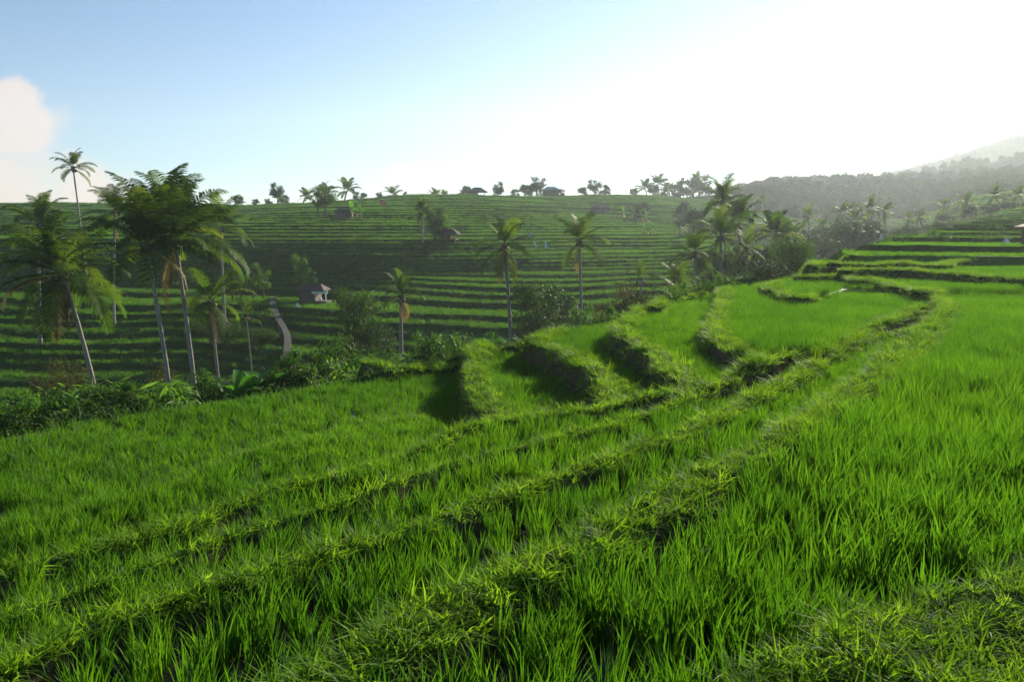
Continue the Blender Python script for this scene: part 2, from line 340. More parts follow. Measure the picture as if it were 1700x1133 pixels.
M['leaf'] = leaf_mat('tree_leaf', [(0.014, 0.04, 0.010), (0.035, 0.08, 0.014), (0.07, 0.13, 0.02)], trans=0.4, rough=0.6, nscale=0.9, spec=0.08)
M['leaf_dark'] = leaf_mat('dark_tree_leaf', [(0.012, 0.026, 0.009), (0.022, 0.045, 0.012), (0.04, 0.07, 0.016)], trans=0.2, rough=0.65, nscale=0.9, spec=0.06)
M['leaf_brown'] = leaf_mat('brownish_leaf', [(0.04, 0.045, 0.012), (0.07, 0.08, 0.018), (0.12, 0.12, 0.025)], trans=0.4, rough=0.65, nscale=0.9, spec=0.08, tgain=(1.3, 1.1, 0.6))
M['leaf_light'] = leaf_mat('light_leaf', [(0.03, 0.09, 0.012), (0.07, 0.16, 0.02), (0.13, 0.24, 0.035)], trans=0.5, rough=0.5, nscale=0.9, spec=0.1)
M['banana'] = leaf_mat('banana_leaf', [(0.04, 0.13, 0.015), (0.07, 0.20, 0.02), (0.12, 0.28, 0.03)], trans=0.55, rough=0.4, nscale=0.5, spec=0.2)
M['far_leaf'] = leaf_mat('distant_leaf', [(0.02, 0.045, 0.015), (0.035, 0.07, 0.02), (0.055, 0.10, 0.025)], trans=0.25, rough=0.7, nscale=0.05, spec=0.05)
M['palm_bark'] = solid_mat('palm_bark', [(0.3, (0.16, 0.14, 0.115)), (0.55, (0.27, 0.245, 0.21)), (0.8, (0.36, 0.33, 0.29))], 3.0, 0.9, 0.6, stretch=(1, 1, 6))
M['bark'] = solid_mat('bark', [(0.3, (0.06, 0.045, 0.03)), (0.7, (0.17, 0.13, 0.09))], 5.0, 0.9, 0.7, stretch=(3, 3, 0.6))
M['stem'] = solid_mat('banana_stem', [(0.3, (0.10, 0.12, 0.04)), (0.7, (0.22, 0.22, 0.09))], 4.0, 0.6, 0.3, stretch=(4, 4, 0.5))
M['thatch'] = solid_mat('thatch', [(0.3, (0.03, 0.026, 0.022)), (0.7, (0.085, 0.07, 0.058))], 9.0, 0.95, 0.8, stretch=(6, 6, 1))
M['tile_roof'] = solid_mat('weathered_tile', [(0.3, (0.05, 0.035, 0.03)), (0.7, (0.11, 0.075, 0.06))], 12.0, 0.85, 0.8, stretch=(4, 1, 1))
M['brown_roof'] = solid_mat('rust_roof', [(0.3, (0.20, 0.12, 0.08)), (0.7, (0.38, 0.26, 0.19))], 6.0, 0.7, 0.5, stretch=(8, 1, 1))
M['teal_roof'] = solid_mat('teal_sheet', [(0.3, (0.06, 0.20, 0.22)), (0.7, (0.10, 0.30, 0.32))], 6.0, 0.5, 0.3, stretch=(8, 1, 1))
M['white_sheet'] = solid_mat('white_sheet', [(0.3, (0.62, 0.66, 0.72)), (0.7, (0.78, 0.80, 0.82))], 3.0, 0.5, 0.2)
M['wood'] = solid_mat('old_wood', [(0.3, (0.07, 0.05, 0.035)), (0.7, (0.19, 0.14, 0.10))], 6.0, 0.85, 0.5, stretch=(5, 5, 0.8))
M['plaster'] = solid_mat('plaster', [(0.3, (0.16, 0.14, 0.12)), (0.7, (0.30, 0.27, 0.24))], 2.0, 0.9, 0.2)
M['concrete'] = solid_mat('concrete_path', [(0.3, (0.045, 0.042, 0.034)), (0.7, (0.10, 0.09, 0.075))], 1.2, 0.9, 0.4, coord='World')
M['white_cloth'] = solid_mat('white_cloth', [(0.3, (0.6, 0.6, 0.58)), (0.7, (0.8, 0.8, 0.78))], 6.0, 0.8, 0.3)
M['pink_cloth'] = solid_mat('pink_cloth', [(0.3, (0.55, 0.12, 0.14)), (0.7, (0.7, 0.2, 0.22))], 6.0, 0.8, 0.3)
M['blue_cloth'] = solid_mat('blue_cloth', [(0.3, (0.12, 0.2, 0.45)), (0.7, (0.2, 0.3, 0.6))], 6.0, 0.8, 0.3)
M['hill'] = solid_mat('wooded_hill', [(0.35, (0.02, 0.04, 0.016)), (0.65, (0.055, 0.085, 0.03))], 0.05, 1.0, 1.0, coord='World', bdist=3.0, spec=0.0)

# ground: mud and standing water in the paddies, grassy soil on the banks
def ground_mat():
    m, N, L = new_mat('terrace_ground')
    at = nd('ShaderNodeAttribute', N, attribute_name='kind'); far = nd('ShaderNodeAttribute', N, attribute_name='rice_cover')
    n1 = noise_out(N, L, 1.7, 6, coord='World'); n2 = noise_out(N, L, 14.0, 4, coord='World'); n3 = noise_out(N, L, 0.35, 3, coord='World')
    mud = ramp_node(N, L, n2, [(0.3, (0.022, 0.017, 0.011)), (0.7, (0.055, 0.042, 0.027))])
    crop = ramp_node(N, L, n3, [(0.3, (0.022, 0.085, 0.010)), (0.7, (0.042, 0.125, 0.013))])
    grass = ramp_node(N, L, n1, [(0.25, (0.018, 0.036, 0.009)), (0.5, (0.022, 0.054, 0.010)), (0.8, (0.05, 0.085, 0.018))])
    soil = ramp_node(N, L, n2, [(0.3, (0.05, 0.037, 0.022)), (0.7, (0.12, 0.09, 0.055))])
    g = nd('ShaderNodeNewGeometry', N); sx = nd('ShaderNodeSeparateXYZ', N); L.new(g.outputs['Normal'], sx.inputs[0])
    st = nd('ShaderNodeMapRange', N); L.new(math_node(N, L, 'ADD', sx.outputs[2], math_node(N, L, 'MULTIPLY', math_node(N, L, 'SUBTRACT', n1, 0.5), 0.9)), st.inputs[0])
    st.inputs[1].default_value = 0.75; st.inputs[2].default_value = 0.45
    near = math_node(N, L, 'SUBTRACT', 1.0, math_node(N, L, 'ADD', 0.18, math_node(N, L, 'MULTIPLY', far.outputs['Fac'], 0.72)))
    def mix(f, a, b):
        x = nd('ShaderNodeMix', N, data_type='RGBA'); L.new(f, x.inputs[0]); L.new(a, x.inputs[6]); L.new(b, x.inputs[7]); return x.outputs[2]
    bank = mix(math_node(N, L, 'MULTIPLY', st.outputs[0], near), grass, soil)
    floor = mix(far.outputs['Fac'], mud, crop)
    kd = math_node(N, L, 'MINIMUM', at.outputs['Fac'], 1.0)
    c = mix(kd, floor, bank)
    p = nd('ShaderNodeBsdfPrincipled', N); L.new(c, p.inputs['Base Color'])
    wet = math_node(N, L, 'MULTIPLY', math_node(N, L, 'SUBTRACT', 1.0, kd), math_node(N, L, 'SUBTRACT', 1.0, far.outputs['Fac']))
    pud = nd('ShaderNodeMapRange', N); L.new(n1, pud.inputs[0]); pud.inputs[1].default_value = 0.42; pud.inputs[2].default_value = 0.55
    wetp = math_node(N, L, 'MULTIPLY', wet, pud.outputs[0])
    L.new(math_node(N, L, 'SUBTRACT', 0.95, math_node(N, L, 'MULTIPLY', wetp, 0.87)), p.inputs['Roughness'])
    L.new(math_node(N, L, 'MULTIPLY', wetp, 0.6), p.inputs['Specular IOR Level'])
    b = nd('ShaderNodeBump', N); b.inputs['Distance'].default_value = 0.04
    L.new(math_node(N, L, 'SUBTRACT', 0.8, math_node(N, L, 'MULTIPLY', wetp, 0.75)), b.inputs['Strength'])
    L.new(n2, b.inputs['Height']); L.new(b.outputs[0], p.inputs['Normal'])
    o = nd('ShaderNodeOutputMaterial', N); L.new(p.outputs[0], o.inputs[0]); return m
M['ground'] = ground_mat()

# ---------------------------------------------------------------- mesh helpers
def grid_mesh(name, X, Y, Z, mat, attrs=None, smooth=True):
    nr, nc = X.shape; me = bpy.data.meshes.new(name)
    co = np.stack([X, Y, Z], -1).reshape(-1, 3).astype(np.float32)
    i = np.arange(nr * nc, dtype=np.int32).reshape(nr, nc)
    q = np.stack([i[:-1, :-1], i[:-1, 1:], i[1:, 1:], i[1:, :-1]], -1).reshape(-1, 4)
    raw_mesh(me, co, q)
    for k, v in (attrs or {}).items():
        a = me.attributes.new(k, 'FLOAT', 'POINT'); a.data.foreach_set('value', v.reshape(-1).astype(np.float32))
    if smooth: me.polygons.foreach_set('use_smooth', np.ones(len(q), bool))
    me.materials.append(mat); me.update(); return me
def raw_mesh(me, co, q):
    n, k = q.shape
    me.vertices.add(len(co)); me.vertices.foreach_set('co', np.ascontiguousarray(co, np.float32).reshape(-1))
    me.loops.add(n * k); me.loops.foreach_set('vertex_index', q.reshape(-1).astype(np.int32))
    me.polygons.add(n); me.polygons.foreach_set('loop_start', np.arange(0, n * k, k, dtype=np.int32))
    me.update(calc_edges=True)
def link(name, me, label=None, cat=None, group=None, kind=None, parent=None, loc=None, rot=None, scale=None):
    o = bpy.data.objects.new(name, me); col.objects.link(o)
    if parent is not None: o.parent = parent
    if label: o['label'] = label
    if cat: o['category'] = cat
    if group: o['group'] = group
    if kind: o['kind'] = kind
    if loc is not None: o.location = loc
    if rot is not None: o.rotation_euler = rot
    if scale is not None: o.scale = (scale,) * 3 if isinstance(scale, (int, float)) else scale
    return o
class MB:
    """collects quads and tubes, then becomes one mesh"""
    def __init__(s): s.v = []; s.f = []; s.n = 0
    def add(s, verts, faces):
        verts = np.asarray(verts, float).reshape(-1, 3)
        s.v.append(verts); s.f += [tuple(int(i) + s.n for i in f) for f in faces]; s.n += len(verts)
    def tube(s, path, radii, sides=8, cap=True):
        path = np.asarray(path, float); n = len(path); vs_, fs = [], []
        for i in range(n):
            d = path[min(i + 1, n - 1)] - path[max(i - 1, 0)]; d = d / (np.linalg.norm(d) + 1e-9)
            a = np.cross(d, [0.3, 0.9, 0.1] if abs(d[2]) > .8 else [0, 0, 1]); a /= np.linalg.norm(a) + 1e-9; b = np.cross(d, a)
            for k in range(sides):
                t = 2 * math.pi * k / sides; vs_.append(path[i] + radii[i] * (a * math.cos(t) + b * math.sin(t)))
        for i in range(n - 1):
            for k in range(sides):
                k2 = (k + 1) % sides; fs.append((i * sides + k, i * sides + k2, (i + 1) * sides + k2, (i + 1) * sides + k))
        if cap: fs.append(tuple(range(sides - 1, -1, -1))); fs.append(tuple((n - 1) * sides + k for k in range(sides)))
        s.add(vs_, fs)
    def box(s, c, d, rz=0.0, taper=1.0):
        c = np.array(c, float); x, y, z = np.array(d, float) / 2; p = []
        for sz in (-1, 1):
            k = taper if sz > 0 else 1
            for sx, sy in ((-1, -1), (1, -1), (1, 1), (-1, 1)):
                a, b = sx * x * k, sy * y * k; p.append(c + [a * math.cos(rz) - b * math.sin(rz), a * math.sin(rz) + b * math.cos(rz), sz * z])
        s.add(p, [(3, 2, 1, 0), (4, 5, 6, 7), (0, 1, 5, 4), (1, 2, 6, 5), (2, 3, 7, 6), (3, 0, 4, 7)])
    def mesh(s, name, mat, smooth=False):
        me = bpy.data.meshes.new(name); me.from_pydata(np.vstack(s.v).tolist(), [], s.f); me.materials.append(mat)
        if smooth: me.polygons.foreach_set('use_smooth', np.ones(len(me.polygons), bool))
        me.update(); return me
def quads_mesh(name, co, q, mat, smooth=False):
    me = bpy.data.meshes.new(name); raw_mesh(me, co, q); me.materials.append(mat)
    if smooth: me.polygons.foreach_set('use_smooth', np.ones(len(q), bool))
    return me

# ---------------------------------------------------------------- terrain
ys = [-3.0]
while ys[-1] < 470: ys.append(ys[-1] + max(0.045, 0.0036 * (ys[-1] + 1)))
ys = np.array(ys); us = np.linspace(-1.02, 1.02, 900)
YY, UU = np.meshgrid(ys, us, indexing='ij'); XX = UU * (YY + 4.0)
HH, KK, DD = fields(XX.ravel(), YY.ravel()); HH = HH.reshape(XX.shape)
KB = np.minimum(KK, 1).reshape(XX.shape)
cover = sstep(16, 40, YY)
link('terrain', grid_mesh('terrain', XX, YY, HH, M['ground'], {'kind': KB, 'rice_cover': cover}),
     kind='structure')
# the wider land round the terraces, lower than them, out past the horizon
gx = np.array([-1450, -900, -420, -160, -60, 60, 160, 420, 900, 1450.0]); gy = np.array([-150, -60, -12, 40, 150, 400, 650, 900, 1150, 1380.0])
GY, GX = np.meshgrid(gy, gx, indexing='ij'); GZ = np.full(GX.shape, -15.0)
link('ground', grid_mesh('ground', GX, GY, GZ, M['hill']), kind='structure')

def ridge_mesh(name, y0, depth, crest, base, bump, bscale, seed, x0, x1, nx=260, ny=46, mat=None):
    """a wooded ridge: crest(x) is the height of its crest line at y0"""
    xs = np.linspace(x0, x1, nx); t = np.linspace(-1, 1, ny)
    T, XS = np.meshgrid(t, xs, indexing='ij'); Yr = y0 + T * depth
    prof = np.exp(-(T * 1.5) ** 2); cz = crest(XS)
    Z = base + (cz - base) * prof + bump * fbm(XS / bscale, Yr / bscale, seed, 4)
    return link(name, grid_mesh(name, XS, Yr, Z, mat or M['hill']), kind='structure')
def crest_from(px_rows, y):
    pts = [at_y(a, b, y) for a, b in px_rows]; xs = [p[0] for p in pts]; zs = [p[2] for p in pts]
    return lambda x: np.interp(x, xs, zs)
ridge_mesh('hills', 560, 85, crest_from([(900, 372), (1150, 345), (1300, 306), (1400, 300), (1480, 296), (1560, 284), (1640, 270), (1700, 263), (1900, 250), (2300, 236)], 560), -16, 3, 20, 5, 20, 820, 300)
ridge_mesh('mountain', 880, 230, crest_from([(900, 376), (1150, 340), (1280, 312), (1360, 301), (1430, 296), (1500, 282), (1560, 268), (1620, 249), (1665, 234), (1700, 223), (1760, 203), (1900, 168), (2100, 150)], 880), -16, 3.5, 36, 9, 40, 1250, 340)
# ---------------------------------------------------------------- rice and grass (too many to count): instanced clumps
def clump(name, nb, spread, height, width, segs, lean, mat, seed, droop=0.5):
    r = np.random.default_rng(seed); V, Q = [], []; n = 0
    for b in range(nb):
        a = r.uniform(0, 2 * math.pi); rr = spread * math.sqrt(r.uniform()); ox, oy = rr * math.cos(a), rr * math.sin(a)
        az = a + r.normal(0, 0.9); ln = lean * r.uniform(0.3, 1.3); h = height * r.uniform(0.65, 1.12); w = width * r.uniform(0.7, 1.2)
        tw = r.uniform(0, math.pi); sx, sy = math.cos(tw), math.sin(tw)
        for k in range(segs + 1):
            t = k / segs; off = ln * h * (t ** 1.5 + droop * t ** 4); z = h * (t - droop * 0.35 * ln * t ** 3)
            wk = w * (0.75 + 0.5 * t) * (1 - t ** 2.2) * 0.5 + 0.0004
            c = np.array([ox + off * math.cos(az), oy + off * math.sin(az), z - 0.02])
            V.append(c - [sx * wk, sy * wk, 0]); V.append(c + [sx * wk, sy * wk, 0])
            if k: Q.append((n - 2, n - 1, n + 1, n))
            n += 2
    return quads_mesh(name, np.array(V), np.array(Q), mat)
def proto_collection(name, meshes):
    c = bpy.data.collections.new(name)
    for me in meshes: c.objects.link(bpy.data.objects.new(name, me))
    return c
def scatter(name, pts, scale, coll, label, cat=None, tilt=None, group=None, seed=1):
    me = bpy.data.meshes.new(name); n = len(pts)
    me.vertices.add(n); me.vertices.foreach_set('co', np.ascontiguousarray(pts, np.float32).reshape(-1))
    r = np.random.default_rng(seed)
    a = me.attributes.new('s', 'FLOAT', 'POINT'); a.data.foreach_set('value', np.asarray(scale, np.float32))
    rot = np.zeros((n, 3), np.float32); rot[:, 2] = r.uniform(0, 6.283, n); rot[:, :2] = r.normal(0, 0.10 if tilt is None else tilt, (n, 2))
    b = me.attributes.new('rot', 'FLOAT_VECTOR', 'POINT'); b.data.foreach_set('vector', rot.reshape(-1))
    o = link(name, me, label, cat, group, 'stuff')
    ng = bpy.data.node_groups.new(name, 'GeometryNodeTree')
    ng.interface.new_socket('Geometry', in_out='INPUT', socket_type='NodeSocketGeometry')
    ng.interface.new_socket('Geometry', in_out='OUTPUT', socket_type='NodeSocketGeometry')
    N, L = ng.nodes, ng.links
    gi = N.new('NodeGroupInput'); go = N.new('NodeGroupOutput'); ip = N.new('GeometryNodeInstanceOnPoints')
    ci = N.new('GeometryNodeCollectionInfo'); ci.inputs[0].default_value = coll; ci.inputs['Separate Children'].default_value = True; ci.inputs['Reset Children'].default_value = True
    a1 = N.new('GeometryNodeInputNamedAttribute'); a1.data_type = 'FLOAT'; a1.inputs[0].default_value = 's'
    a2 = N.new('GeometryNodeInputNamedAttribute'); a2.data_type = 'FLOAT_VECTOR'; a2.inputs[0].default_value = 'rot'
    L.new(gi.outputs[0], ip.inputs['Points']); L.new(ci.outputs[0], ip.inputs['Instance']); ip.inputs['Pick Instance'].default_value = True
    L.new(a1.outputs[0], ip.inputs['Scale']); L.new(a2.outputs[0], ip.inputs['Rotation']); L.new(ip.outputs[0], go.inputs[0])
    md = o.modifiers.new('scatter', 'NODES'); md.node_group = ng
    return o
def sample_fan(y0, y1, density, umax, seed):
    """uniform points in the wedge of view, with margin"""
    r = np.random.default_rng(seed); x1 = umax * (y1 + 4)
    n = int(2 * x1 * (y1 - y0) * density); x = r.uniform(-x1, x1, n); y = r.uniform(y0, y1, n)
    m = np.abs(x) < umax * (np.maximum(y, 0) + 2.5)
    return x[m], y[m]
rice_near = proto_collection('rice_near_clumps', [clump('rice_clump', 26, 0.075, 0.50, 0.0165, 4, 0.19, M['rice'], 100 + i) for i in range(6)])
rice_mid = proto_collection('rice_mid_clumps', [clump('rice_clump', 20, 0.09, 0.44, 0.017, 3, 0.26, M['rice'], 120 + i) for i in range(6)])
rice_mid2 = proto_collection('rice_mid_tufts', [clump('rice_clump', 14, 0.20, 0.42, 0.030, 2, 0.28, M['rice'], 130 + i) for i in range(5)])
rice_far = proto_collection('rice_far_tufts', [clump('rice_tuft', 14, 0.27, 0.38, 0.06, 2, 0.28, M['rice_far'], 140 + i) for i in range(5)])
rice_vfar = proto_collection('rice_vfar_tufts', [clump('rice_tuft', 11, 0.38, 0.40, 0.12, 1, 0.25, M['rice_far'], 150 + i) for i in range(5)])
weeds = proto_collection('weed_clumps', [clump('weed_tuft', 24, 0.07, 0.105, 0.012, 3, 0.95, M['weed'], 160 + i, 0.9) for i in range(6)])
weeds_mid = proto_collection('weed_mid_clumps', [clump('weed_tuft', 22, 0.12, 0.13, 0.018, 3, 0.95, M['weed'], 170 + i, 0.9) for i in range(5)])
wild_far = proto_collection('wild_far_tufts', [clump('grass_tuft', 14, 0.5, 0.35, 0.08, 1, 0.8, M['wild'], 190 + i, 0.8) for i in range(3)])
wild_g = proto_collection('wild_tufts', [clump('grass_tuft', 20, 0.5, 0.55, 0.06, 2, 0.8, M['wild'], 180 + i, 0.8) for i in range(5)])

def rice_points(y0, y1, dens, seed, umax=0.80, gap=-0.01):
    x, y = sample_fan(y0, y1, dens, umax, seed); h, k, d = fields(x, y)
    m = (k < 0.5) & (d > gap)
    # thin spots where the water shows
    if y0 < 30: m &= ~((fbm(x / 1.9, y / 1.9, 71, 3) > 0.60))
    x, y, h = x[m], y[m], h[m]
    s = 1 + 0.30 * fbm(x / 1.6, y / 1.6, 73, 3) + np.random.default_rng(seed).normal(0, 0.07, len(x))
    return np.stack([x, y, h], -1), np.clip(s, 0.55, 1.45)
FS = 0.94
def plots(p, s):
    '''neighbouring plots were planted at different times'''
    q = _hash(np.round(p[:, 2] * 2.2), np.floor(p[:, 0] / 19 + 3 * vnoise(p[:, 1] / 30, p[:, 2], 91)), 5)
    keep = q > 0.07; return p[keep], (s * (0.68 + 0.55 * q))[keep]
def strip_scale(p, s):
    '''the crop is lower in the narrow strips and the lower paddies than in the nearest one'''
    return s * np.where(p[:, 2] > -1.95 * S, 1.0, np.where(p[:, 2] > -2.25 * S, 0.74, 0.80))
p, s = rice_points(1.2, 11, 46, 201); s = strip_scale(p, s * 0.88)
scatter('rice_plants', p, s, rice_near, 'tall bright green rice filling the nearest flooded paddies', 'rice')
p, s = rice_points(11, 26, 50, 202); s = strip_scale(p, s * 0.82)
scatter('rice_plants', p, s, rice_mid, 'young green rice in the paddies between the curved earth banks', 'rice')
p, s = rice_points(26, 50, 18, 203); s *= np.where(p[:, 1] > 34, 0.42, 0.6)
scatter('rice_plants', p, s, rice_mid2, 'short green rice on the stepped terraces of the near right slope', 'rice')
p, s = plots(*rice_points(50, 115, 9, 204, gap=0)); s *= np.where(p[:, 0] / p[:, 1] > .335, 0.42, 0.85)
scatter('rice_plants', p, s, rice_far, 'rice on the valley floor terraces beyond the palms', 'rice')
p, s = plots(*rice_points(115, 320, 3.2, 205, 0.76, gap=0)); s *= 0.95
scatter('rice_plants', p, s, rice_vfar, 'rice on the terraces of the opposite hillside up to its skyline', 'rice')
def weed_points(y0, y1, dens, seed, lim):
    x, y = sample_fan(y0, y1, dens, 0.80, seed); h, k, d = fields(x, y); m = (k > 0.5) & (k < 1.5) & (d < lim)
    keep = fbm(x / 0.8, y / 0.8, 77, 2) > -0.45
    m &= keep; x, y, h = x[m], y[m], h[m]
    return np.stack([x, y, h], -1), np.clip(0.95 + 0.55 * fbm(x / 0.7, y / 0.7, 79, 3), 0.5, 1.5)
p, s = weed_points(-1.5, 11, 175, 211, 0.01)
scatter('bund_grass', p, s, weeds, 'tangled yellow green grass on the narrow bunds beside the near paddies', 'grass', tilt=0.35)
p, s = weed_points(11, 50, 85, 212, 0.03)
scatter('bund_grass', p, s, weeds_mid, 'short grass along the tops of the curved earth banks', 'grass', tilt=0.3)
x, y = sample_fan(9, 40, 40, 0.80, 216); h, k, d = fields(x, y); m = (k > 0.5) & (k < 1.5) & (d > 0.0) & (d < 0.30); x, y, h = x[m], y[m], h[m]
scatter('bund_grass', np.stack([x, y, h], -1), np.clip(0.85 + 0.8 * fbm(x / 0.6, y / 0.6, 84, 2), 0.35, 1.4), weeds_mid, 'grass hanging over the faces of the curved earth banks', 'grass', tilt=0.5)
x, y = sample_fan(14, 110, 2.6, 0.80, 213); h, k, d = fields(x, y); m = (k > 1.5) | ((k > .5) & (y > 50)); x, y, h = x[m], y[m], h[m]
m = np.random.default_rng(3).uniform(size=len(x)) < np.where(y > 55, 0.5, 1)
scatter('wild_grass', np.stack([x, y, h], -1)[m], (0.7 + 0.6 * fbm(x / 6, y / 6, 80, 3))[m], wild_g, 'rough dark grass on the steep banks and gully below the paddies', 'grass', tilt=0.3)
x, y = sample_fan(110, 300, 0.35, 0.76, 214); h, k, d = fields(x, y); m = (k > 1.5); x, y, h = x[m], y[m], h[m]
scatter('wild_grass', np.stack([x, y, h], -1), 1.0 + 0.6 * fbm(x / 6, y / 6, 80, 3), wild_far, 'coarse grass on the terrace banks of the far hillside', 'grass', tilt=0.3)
ORD = ('first second third fourth fifth sixth seventh eighth ninth tenth eleventh twelfth thirteenth fourteenth fifteenth sixteenth seventeenth eighteenth nineteenth twentieth '
       'twenty-first twenty-second twenty-third twenty-fourth twenty-fifth twenty-sixth twenty-seventh twenty-eighth twenty-ninth thirtieth thirty-first thirty-second thirty-third thirty-fourth thirty-fifth').split()
# ---------------------------------------------------------------- palms
def frond_mesh(name, length, pitch, mat, seed, pairs=34, curl=1.0, lw=0.045, ll=0.24, droop=0.7):
    """a pinnate leaf growing along +X; pitch = angle above level at the root; gravity bends it over"""
    r = np.random.default_rng(seed); n = 14; ds = length / n; ang = pitch; p = np.zeros(3); path = [p.copy()]
    sway = r.normal(0, 0.05)
    for i in range(n):
        t = (i + 1) / n; ang -= curl * (0.012 + 0.155 * t * t) * (0.7 + 0.8 * math.cos(max(min(ang, 1.5), -1.5)))
        ang = max(ang, -1.45)
        p = p + ds * np.array([math.cos(ang), sway * t, math.sin(ang)]); path.append(p.copy())
    path = np.array(path); V, Q = [], []
    rad = np.linspace(0.045, 0.008, n + 1) * length / 4
    for i in range(n + 1):      # rachis, three sided
        for a in (0.5, 2.6, 4.7): V.append(path[i] + rad[i] * np.array([0, math.cos(a), math.sin(a)]))
    for i in range(n):
        for k in range(3):
            k2 = (k + 1) % 3; Q.append((i * 3 + k, i * 3 + k2, i * 3 + 3 + k2, i * 3 + 3 + k))
    c = len(V)
    for j in range(pairs):
        t = 0.14 + 0.86 * (j + 0.5) / pairs; f = t * n; i = min(int(f), n - 1); q = path[i] + (path[i + 1] - path[i]) * (f - i)
        d = path[i + 1] - path[i]; d /= np.linalg.norm(d); up = np.array([-d[2], 0, d[0]])
        Lf = length * ll * (math.sin(math.pi * min(0.12 + t * 0.86, 1)) ** 0.6) * r.uniform(0.82, 1.1) + 0.03
        for sgn in (-1, 1):
            side = np.array([0, sgn, 0.0]); dirn = side * 0.86 + d * r.uniform(0.35, 0.6) + up * r.uniform(0.05, 0.25); dirn /= np.linalg.norm(dirn)
            g = np.array([0, 0, -1.0]); w = lw * length / 4 * r.uniform(0.8, 1.2); dr = droop * r.uniform(0.7, 1.3)
            a0 = q; a1 = q + dirn * Lf * 0.5 + g * Lf * 0.10 * dr; d2 = dirn + g * dr * 0.9; d2 /= np.linalg.norm(d2); a2 = a1 + d2 * Lf * 0.5
            wv = d * w * 0.5
            V += [a0 - wv * .6, a0 + wv * .6, a1 - wv, a1 + wv, a2 - wv * .15, a2 + wv * .15]
            Q += [(c, c + 1, c + 3, c + 2), (c + 2, c + 3, c + 5, c + 4)]; c += 6
    return quads_mesh(name, np.array(V), np.array(Q), mat)
FP = [80, 62, 45, 25, 5, -25]      # root pitch classes in degrees
def frond_set(tag_, length, pairs, lw, ll, mat=None, curl=1.0):
    return [[frond_mesh('frond', length, math.radians(a), mat or M['palm'], 300 + 7 * i + v, pairs, curl, lw, ll) for v in range(2)] for i, a in enumerate(FP)]
FR_NEAR = frond_set('near', 4.0, 46, 0.075, 0.22)
FR_FAR = frond_set('far', 4.0, 20, 0.24, 0.26)
FR_DRY = [frond_mesh('frond', 4.0, math.radians(a), M['palm_dry'], 380 + i, 36, 1.3, 0.08, 0.20, 1.0) for i, a in enumerate((5, -20, -50, -65))]
M['nut'] = solid_mat('coconut', [(0.3, (0.10, 0.10, 0.02)), (0.7, (0.22, 0.18, 0.05))], 8.0, 0.6, 0.2)
def D(px, py, y0=70): return float(hit(px, py, y0)[1])
def trunk_path(a, b, n=10, bow=0.25):
    a, b = np.array(a, float), np.array(b, float); out = []
    for i in range(n + 1):
        t = i / n; q = a + (b - a) * t; s_ = math.sin(math.pi * t) * bow; out.append(q + np.array([-s_ * (b[0] - a[0]) * 0.4, 0, s_ * 0.1]))
    return np.array(out)
def palm(pb, y, pc, R, label, group, near=True, nf=22, dry=2, r0=0.16, lo=-25, hi=82, seed=0, az_bias=None, base_z=None, skirt=False):
    """pb = photo column where the trunk meets the ground, y = metres away, pc = (column, row) of the crown's heart, R = frond length"""
    r = np.random.default_rng(900 + seed); top = at_y(pc[0], pc[1], y); bx = at_y(pb, 500, y)[0]
    bz = ground(bx, y) if base_z is None else base_z
    base = np.array([bx, y, bz]); t = link('coconut_palm', None, label, 'palm tree', group, loc=base)
    mb = MB(); P = trunk_path((0, 0, -0.3), top - base, 14); hgt = max(np.linalg.norm(top - base), 0.5)
    rr = [r0 * (1.55 if i == 0 else 1.15 if i == 1 else 1.0 - 0.35 * i / 14) * (1 + 0.05 * (-1) ** i) for i in range(15)]
    mb.tube(P, rr, 9); link('trunk', mb.mesh('trunk', M['palm_bark'], True), parent=t)
    fs = FR_NEAR if near else FR_FAR; sc = R / 4.0; loc0 = top - base
    if near:
        mb = MB()      # leaf bases and young nuts under the crown
        for k in range(10):
            a = k * 2.4; mb.tube([loc0 + np.array([0.10 * math.cos(a), 0.10 * math.sin(a), -0.45 * sc]), loc0 + np.array([0.34 * sc * math.cos(a), 0.34 * sc * math.sin(a), 0.05])], [0.03, 0.05], 5)
        link('leaf_bases', mb.mesh('leaf_bases', M['bark']), parent=t)
        for k in range(r.integers(3, 7)):
            a = r.uniform(0, 6.28); mb = MB(); c = loc0 + np.array([0.3 * math.cos(a), 0.3 * math.sin(a), -0.30 - 0.2 * r.uniform()])
            zz = np.linspace(-1, 1, 7); mb.tube([c + [0, 0, 0.15 * q] for q in zz], [max(0.02, 0.12 * math.sqrt(max(0, 1 - q * q))) for q in zz], 7)
            link('coconut', mb.mesh('coconut', M['nut'], True), parent=t)
    for k in range(nf):
        f = (k + 0.5) / nf; pitch = hi + (lo - hi) * f ** 1.35 + r.normal(0, 7); az = k * 2.39996 + r.normal(0, 0.25)
        if az_bias is not None and r.uniform() < 0.35: az = az_bias + r.normal(0, 0.7)
        ci = int(np.argmin([abs(pitch - q) for q in FP])); s_ = sc * r.uniform(0.85, 1.08) * (0.92 if f < 0.15 else 1)
        link('frond', fs[ci][r.integers(2)], parent=t, loc=loc0 + np.array([0, 0, 0.1 - 0.25 * f]),
             rot=(r.normal(0, 0.2), math.radians(FP[ci] - pitch), az), scale=float(s_))
    for k in range(dry):
        i = r.integers(4); link('dry_frond', FR_DRY[i], parent=t, loc=loc0 - np.array([0, 0, 0.3]), rot=(0, r.uniform(-.1, .3), r.uniform(0, 6.28)), scale=float(sc * r.uniform(.6, .95)))
    if skirt:
        for k in range(7): link('dry_frond', FR_DRY[3], parent=t, loc=loc0 - np.array([0, 0, 0.4 + 0.15 * k]), rot=(0, 0.35, r.uniform(0, 6.28)), scale=float(sc * r.uniform(.35, .6)))
    return t
G1 = 'tall coconut palms on the left of the valley'
